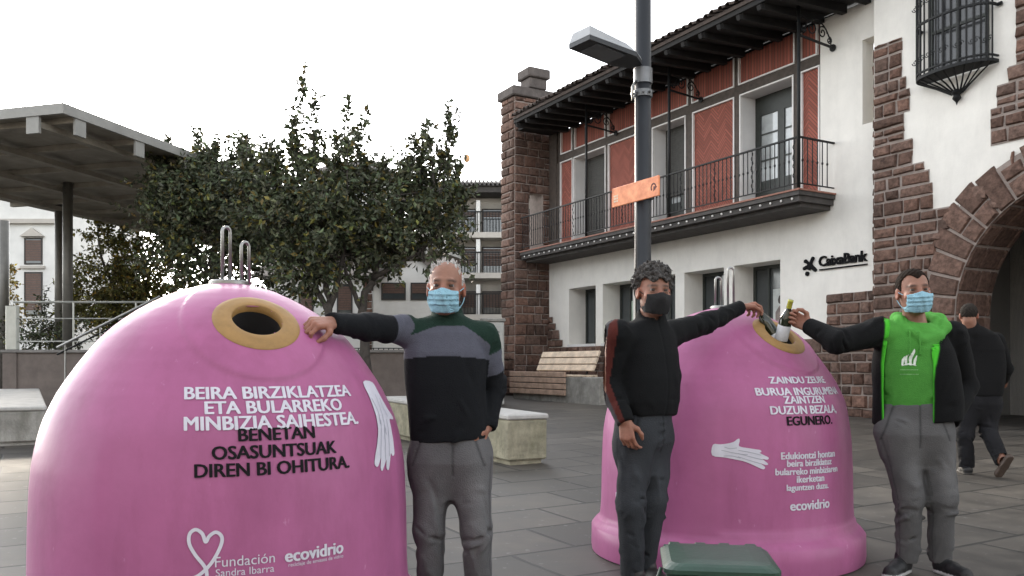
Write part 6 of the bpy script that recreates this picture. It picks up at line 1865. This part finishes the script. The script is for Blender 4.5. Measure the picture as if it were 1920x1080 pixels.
def tree(name, base, label, trunks, clumps, shoots, nleaf, size, m, seed, cat='tree', group=None, twig=.55, bark=True, spray=0):
    rn = np.random.RandomState(seed); base = np.array(base, float)
    root = empty(name, tuple(base), 0, label, cat, group)
    tb = MB(); tips = []
    for pts, r0, r1 in trunks:
        P = curve2([(p[0], p[1], p[2]) for p in pts], 4) if len(pts) > 2 else [np.array(p) for p in pts]
        P = [p + rn.normal(size=3) * r1 * .5 * (0 < i < len(P) - 1) for i, p in enumerate(P)]
        tb.tube(P, list(np.linspace(r0, r1, len(P))), 8); tips += [P[-1], P[len(P) * 2 // 3]]
    LP, LD = [], []
    wt = np.array([c[1][0] * c[1][1] * c[1][2] for c in clumps]) ** .8; wt /= wt.sum()
    ntw = nleaf // 26
    for ci, (c, r) in enumerate(clumps):
        c = np.array(c, float); r = np.array(r, float)
        t0 = min(tips, key=lambda t: np.linalg.norm(t - c)) if tips else c
        for k in range(2):
            e = c + rn.uniform(-.5, .5, 3) * r
            mid = (t0 + e) / 2 + rn.normal(size=3) * .12
            tb.tube(curve2([t0, mid, e], 3), [.030, .026, .022, .02, .016, .012, .010][:7], 5)
        for k in range(max(4, int(ntw * wt[ci]))):
            d = rn.normal(size=3); d /= np.linalg.norm(d)
            o = c + d * r * rn.uniform(.35, 1.0) ** .6
            td = d * .7 + rn.normal(size=3) * .6 + np.array([0, 0, .25]); td /= np.linalg.norm(td)
            ln = twig * rn.uniform(.5, 1.2); q = o + td * ln
            if k % 3 == 0: tb.tube([c + (o - c) * .4, o, q], [.010, .006, .003], 4)
            t = rn.rand(26)[:, None]
            LP.append(o + (q - o) * t + rn.normal(size=(26, 3)) * .045); LD.append(td * .5 + rn.normal(size=(26, 3)) * .8 + np.array([0, 0, -.25]))
    top = []
    for k in range(spray):
        c, r = clumps[rn.randint(len(clumps))]; c = np.array(c); r = np.array(r)
        a_ = c + np.array([rn.uniform(-.8, .8) * r[0], rn.uniform(-.6, .6) * r[1], r[2] * .55]); top.append((a_, a_ + np.array([rn.normal() * .12, rn.normal() * .12, rn.uniform(.45, 1.0)]), 26))
    for (a, b, n_) in list(shoots) + top:
        a = np.array(a, float); b = np.array(b, float); bend = rn.normal(size=3) * .06
        P = curve2([a, (a + b) / 2 + bend, b], 5); tb.tube(P, list(np.linspace(.014, .004, len(P))), 5)
        n_ = int(n_ * 1.7); t = rn.rand(n_) ** .85
        pos = np.stack([np.interp(t, np.linspace(0, 1, len(P)), np.array(P)[:, j]) for j in range(3)], 1)
        LP.append(pos + rn.normal(size=pos.shape) * .035 * (1 - .6 * t)[:, None]); w_ = rn.normal(size=(n_, 3)); w_[:, 2] = rn.uniform(.0, .9, n_); LD.append(w_)
        # short side twigs
        for k in range(6):
            tt = rn.uniform(.25, .8); s0 = a + (b - a) * tt; s1 = s0 + np.array([rn.normal() * .12, rn.normal() * .12, rn.uniform(.12, .3)])
            tb.tube([s0, s1], [.006, .003], 4)
            LP.append(s0 + (s1 - s0) * rn.rand(12)[:, None]); LD.append(rn.normal(size=(12, 3)) + np.array([0, 0, .3]))
    if bark: tb.build('trunk', BARK, root, smooth=True)
    V, F, col = leaf_set(np.concatenate(LP), np.concatenate(LD), size, rn)
    yl = np.repeat(rn.rand(len(col) // 5) < .10, 5); col[yl] *= (2.6, 1.75, .8)     # leaves turning
    pl_ = np.repeat(rn.rand(len(col) // 5) < .15, 5); col[pl_] *= (1.5, 1.6, 1.5)
    link('crown', V, F, m, root, cols=np.clip(col, 0, 3))
    return root
def P3(u, v, Y, base): return tuple(px(u, v, Y) - np.array(base))
# main tree, two forking stems
Y = 14.5; bs_ = px(648, 0, Y); bs_[2] = gz(Y); q = lambda u, v, dy=0.: P3(u, v, Y + dy, bs_)
tree('broadleaf_tree', bs_, 'dark broadleaf tree with upright shoots rising behind the striped sweater man', [
    ([(-.22, 0, 0), q(620, 640), q(619, 590), q(612, 520)], .10, .055), ([q(619, 590), q(590, 530), q(560, 470)], .055, .03), ([q(618, 575), q(640, 500), q(650, 420)], .06, .025),
    ([(.28, .2, 0), q(684, 640, .2), q(680, 580, .2), q(700, 520, .2)], .10, .055), ([q(682, 590, .2), q(660, 540, .1), q(640, 480)], .05, .025), ([q(698, 525, .2), q(740, 500, 0), q(790, 470, .1)], .05, .02), ([q(700, 520, .2), q(730, 440), q(760, 380)], .05, .02),
    ([q(612, 520), q(590, 440), q(580, 360)], .05, .02)],
    [(q(570, 430), (.95, .9, .72)), (q(655, 430, .3), (.95, .9, .60)), (q(745, 430, .2), (.9, .8, .52)), (q(605, 390), (.72, .7, .42)), (q(700, 392, .3), (.75, .7, .42)), (q(800, 395, .2), (.66, .6, .5)), (q(515, 395, .4), (.72, .7, .60)), (q(780, 455), (.55, .5, .32)), (q(640, 485), (.9, .7, .36)), (q(545, 505), (.62, .6, .45)), (q(850, 445, .2), (.34, .4, .28)), (q(775, 372), (.5, .5, .28)), (q(540, 368), (.45, .5, .30))],
    [(q(545, 350), q(568, 118), 62), (q(560, 345), q(540, 205), 26), (q(590, 330), q(592, 170), 52), (q(598, 345), q(578, 250), 26), (q(650, 330), q(655, 182), 46), (q(668, 330), q(690, 205), 40), (q(640, 330), q(628, 250), 20), (q(785, 340), q(800, 228), 32), (q(820, 340), q(842, 190), 58), (q(832, 345), q(856, 225), 34), (q(760, 345), q(768, 300), 18), (q(470, 370), q(465, 262), 34), (q(500, 360), q(505, 265), 26), (q(445, 370), q(450, 305), 18), (q(845, 350), q(862, 310), 20)],
    16500, .115, LEAF, 3, group='trees on the square', spray=46)
Y = 16.; bs_ = px(400, 0, Y); bs_[2] = gz(Y); q = lambda u, v, dy=0.: P3(u, v, Y + dy, bs_)
tree('broadleaf_tree', bs_, 'dark round-crowned broadleaf tree directly behind the near pink bin and its hooks', [
    ([(0, 0, 0), q(400, 620), q(396, 540), q(400, 470)], .11, .06), ([q(398, 520), q(350, 450), q(330, 400)], .05, .02), ([q(398, 510), q(450, 430), q(470, 380)], .05, .02)],
    [(q(390, 380), (.9, .9, .62)), (q(335, 395), (.66, .7, .66)), (q(460, 375), (.72, .8, .55)), (q(400, 450), (.95, .8, .55)), (q(345, 345), (.55, .6, .32)), (q(430, 330), (.5, .5, .25)), (q(475, 450), (.5, .6, .55)), (q(335, 480), (.42, .6, .45)), (q(470, 520), (.5, .5, .42)), (q(420, 510), (.5, .5, .36)), (q(300, 360), (.3, .4, .35))],
    [(q(385, 330), q(380, 298), 14), (q(440, 320), q(436, 296), 16), (q(345, 330), q(340, 300), 12)],
    12500, .110, LEAF, 9, group='trees on the square', spray=26)
Y = 23.; bs_ = px(215, 0, Y); bs_[2] = gz(Y); q = lambda u, v, dy=0.: P3(u, v, Y + dy, bs_)
tree('bushy_tree', bs_, 'olive green bushy tree with thin top lit by the low sun', [
    ([(0, 0, 0), q(215, 600), q(212, 500)], .12, .05), ([q(214, 540), q(190, 480), q(185, 430)], .05, .015)],
    [(q(190, 540), (.85, .8, .75)), (q(250, 545), (.85, .8, .72)), (q(215, 490), (.75, .7, .55)), (q(285, 510), (.6, .7, .7)), (q(165, 575), (.5, .6, .6)), (q(280, 580), (.7, .6, .5)), (q(210, 600), (1.1, .6, .5)), (q(195, 445), (.32, .35, .3)), (q(248, 448), (.3, .35, .26))],
    [(q(185, 460), q(182, 408), 26), (q(200, 460), q(210, 420), 22), (q(228, 460), q(240, 425), 20), (q(255, 470), q(264, 440), 16)],
    11000, .12, LEAFO, 12)
Y = 27.; bs_ = px(330, 0, Y); bs_[2] = gz(Y); q = lambda u, v, dy=0.: P3(u, v, Y + dy, bs_)
tree('bushy_tree', bs_, 'dull green bushy tree standing between the olive tree and the dark one', [([(0, 0, 0), q(330, 600), q(330, 520)], .12, .05)],
    [(q(320, 560), (.9, .8, .8)), (q(390, 570), (.9, .8, .7)), (q(350, 500), (.8, .7, .6)), (q(450, 590), (.8, .7, .6)), (q(520, 600), (.9, .7, .5))], [], 7000, .13, LEAFO, 15)
Y = 20.5; bs_ = px(75, 0, Y); bs_[2] = tz; q = lambda u, v, dy=0.: P3(u, v, Y + dy, bs_)
tree('low_shrub', bs_, 'low dark green shrub growing behind the terrace railing', [([(0, 0, 0), q(75, 625)], .04, .02)],
    [(q(60, 630), (.5, .4, .28)), (q(95, 622), (.5, .4, .32)), (q(130, 632), (.4, .4, .25))], [(q(80, 610), q(82, 535), 14)], 2600, .09, LEAF, 18, 'shrub')
Y = 26.; bs_ = px(5, 0, Y); bs_[2] = gz(Y); q = lambda u, v, dy=0.: P3(u, v, Y + dy, bs_)
tree('autumn_tree', bs_, 'small yellowing tree at the left edge beneath the canopy', [([(0, 0, 0), q(0, 600), q(-5, 530)], .09, .03)],
    [(q(-5, 560), (.35, .5, .7)), (q(8, 600), (.3, .5, .4)), (q(-20, 520), (.4, .5, .5))], [], 2600, .12, LEAFY, 22)

# unseen house added behind the viewer; its shade keeps the lower parts dim
nh = empty('added_shade_house', (0, -17, 0), 0, 'long plain plastered house added unseen behind the viewer to shade the square', 'house')
mb = MB(); HO = [(-37.5 + 5 * i, -36.1 + 5 * i, z, z + 1.7, .25) for i in range(16) for z in (1.0, 4.2, 7.2)]
wall_holes(mb, -40, 40, 0, 10, HO); mb.V = [(-x, -y, z) for x, y, z in mb.V]
mb.box(-40, 40, -8, -.6, 0, 10)
mb.build('wall', HWALL2, nh)
MB().box(-40.6, 40.6, -8.6, .8, 10.02, 10.3).build('roof', FARROOF, nh)
for h in HO:
    MB().box(-h[1], -h[0], -.28, -.2, h[2], h[3]).build('window', GLASS, nh)
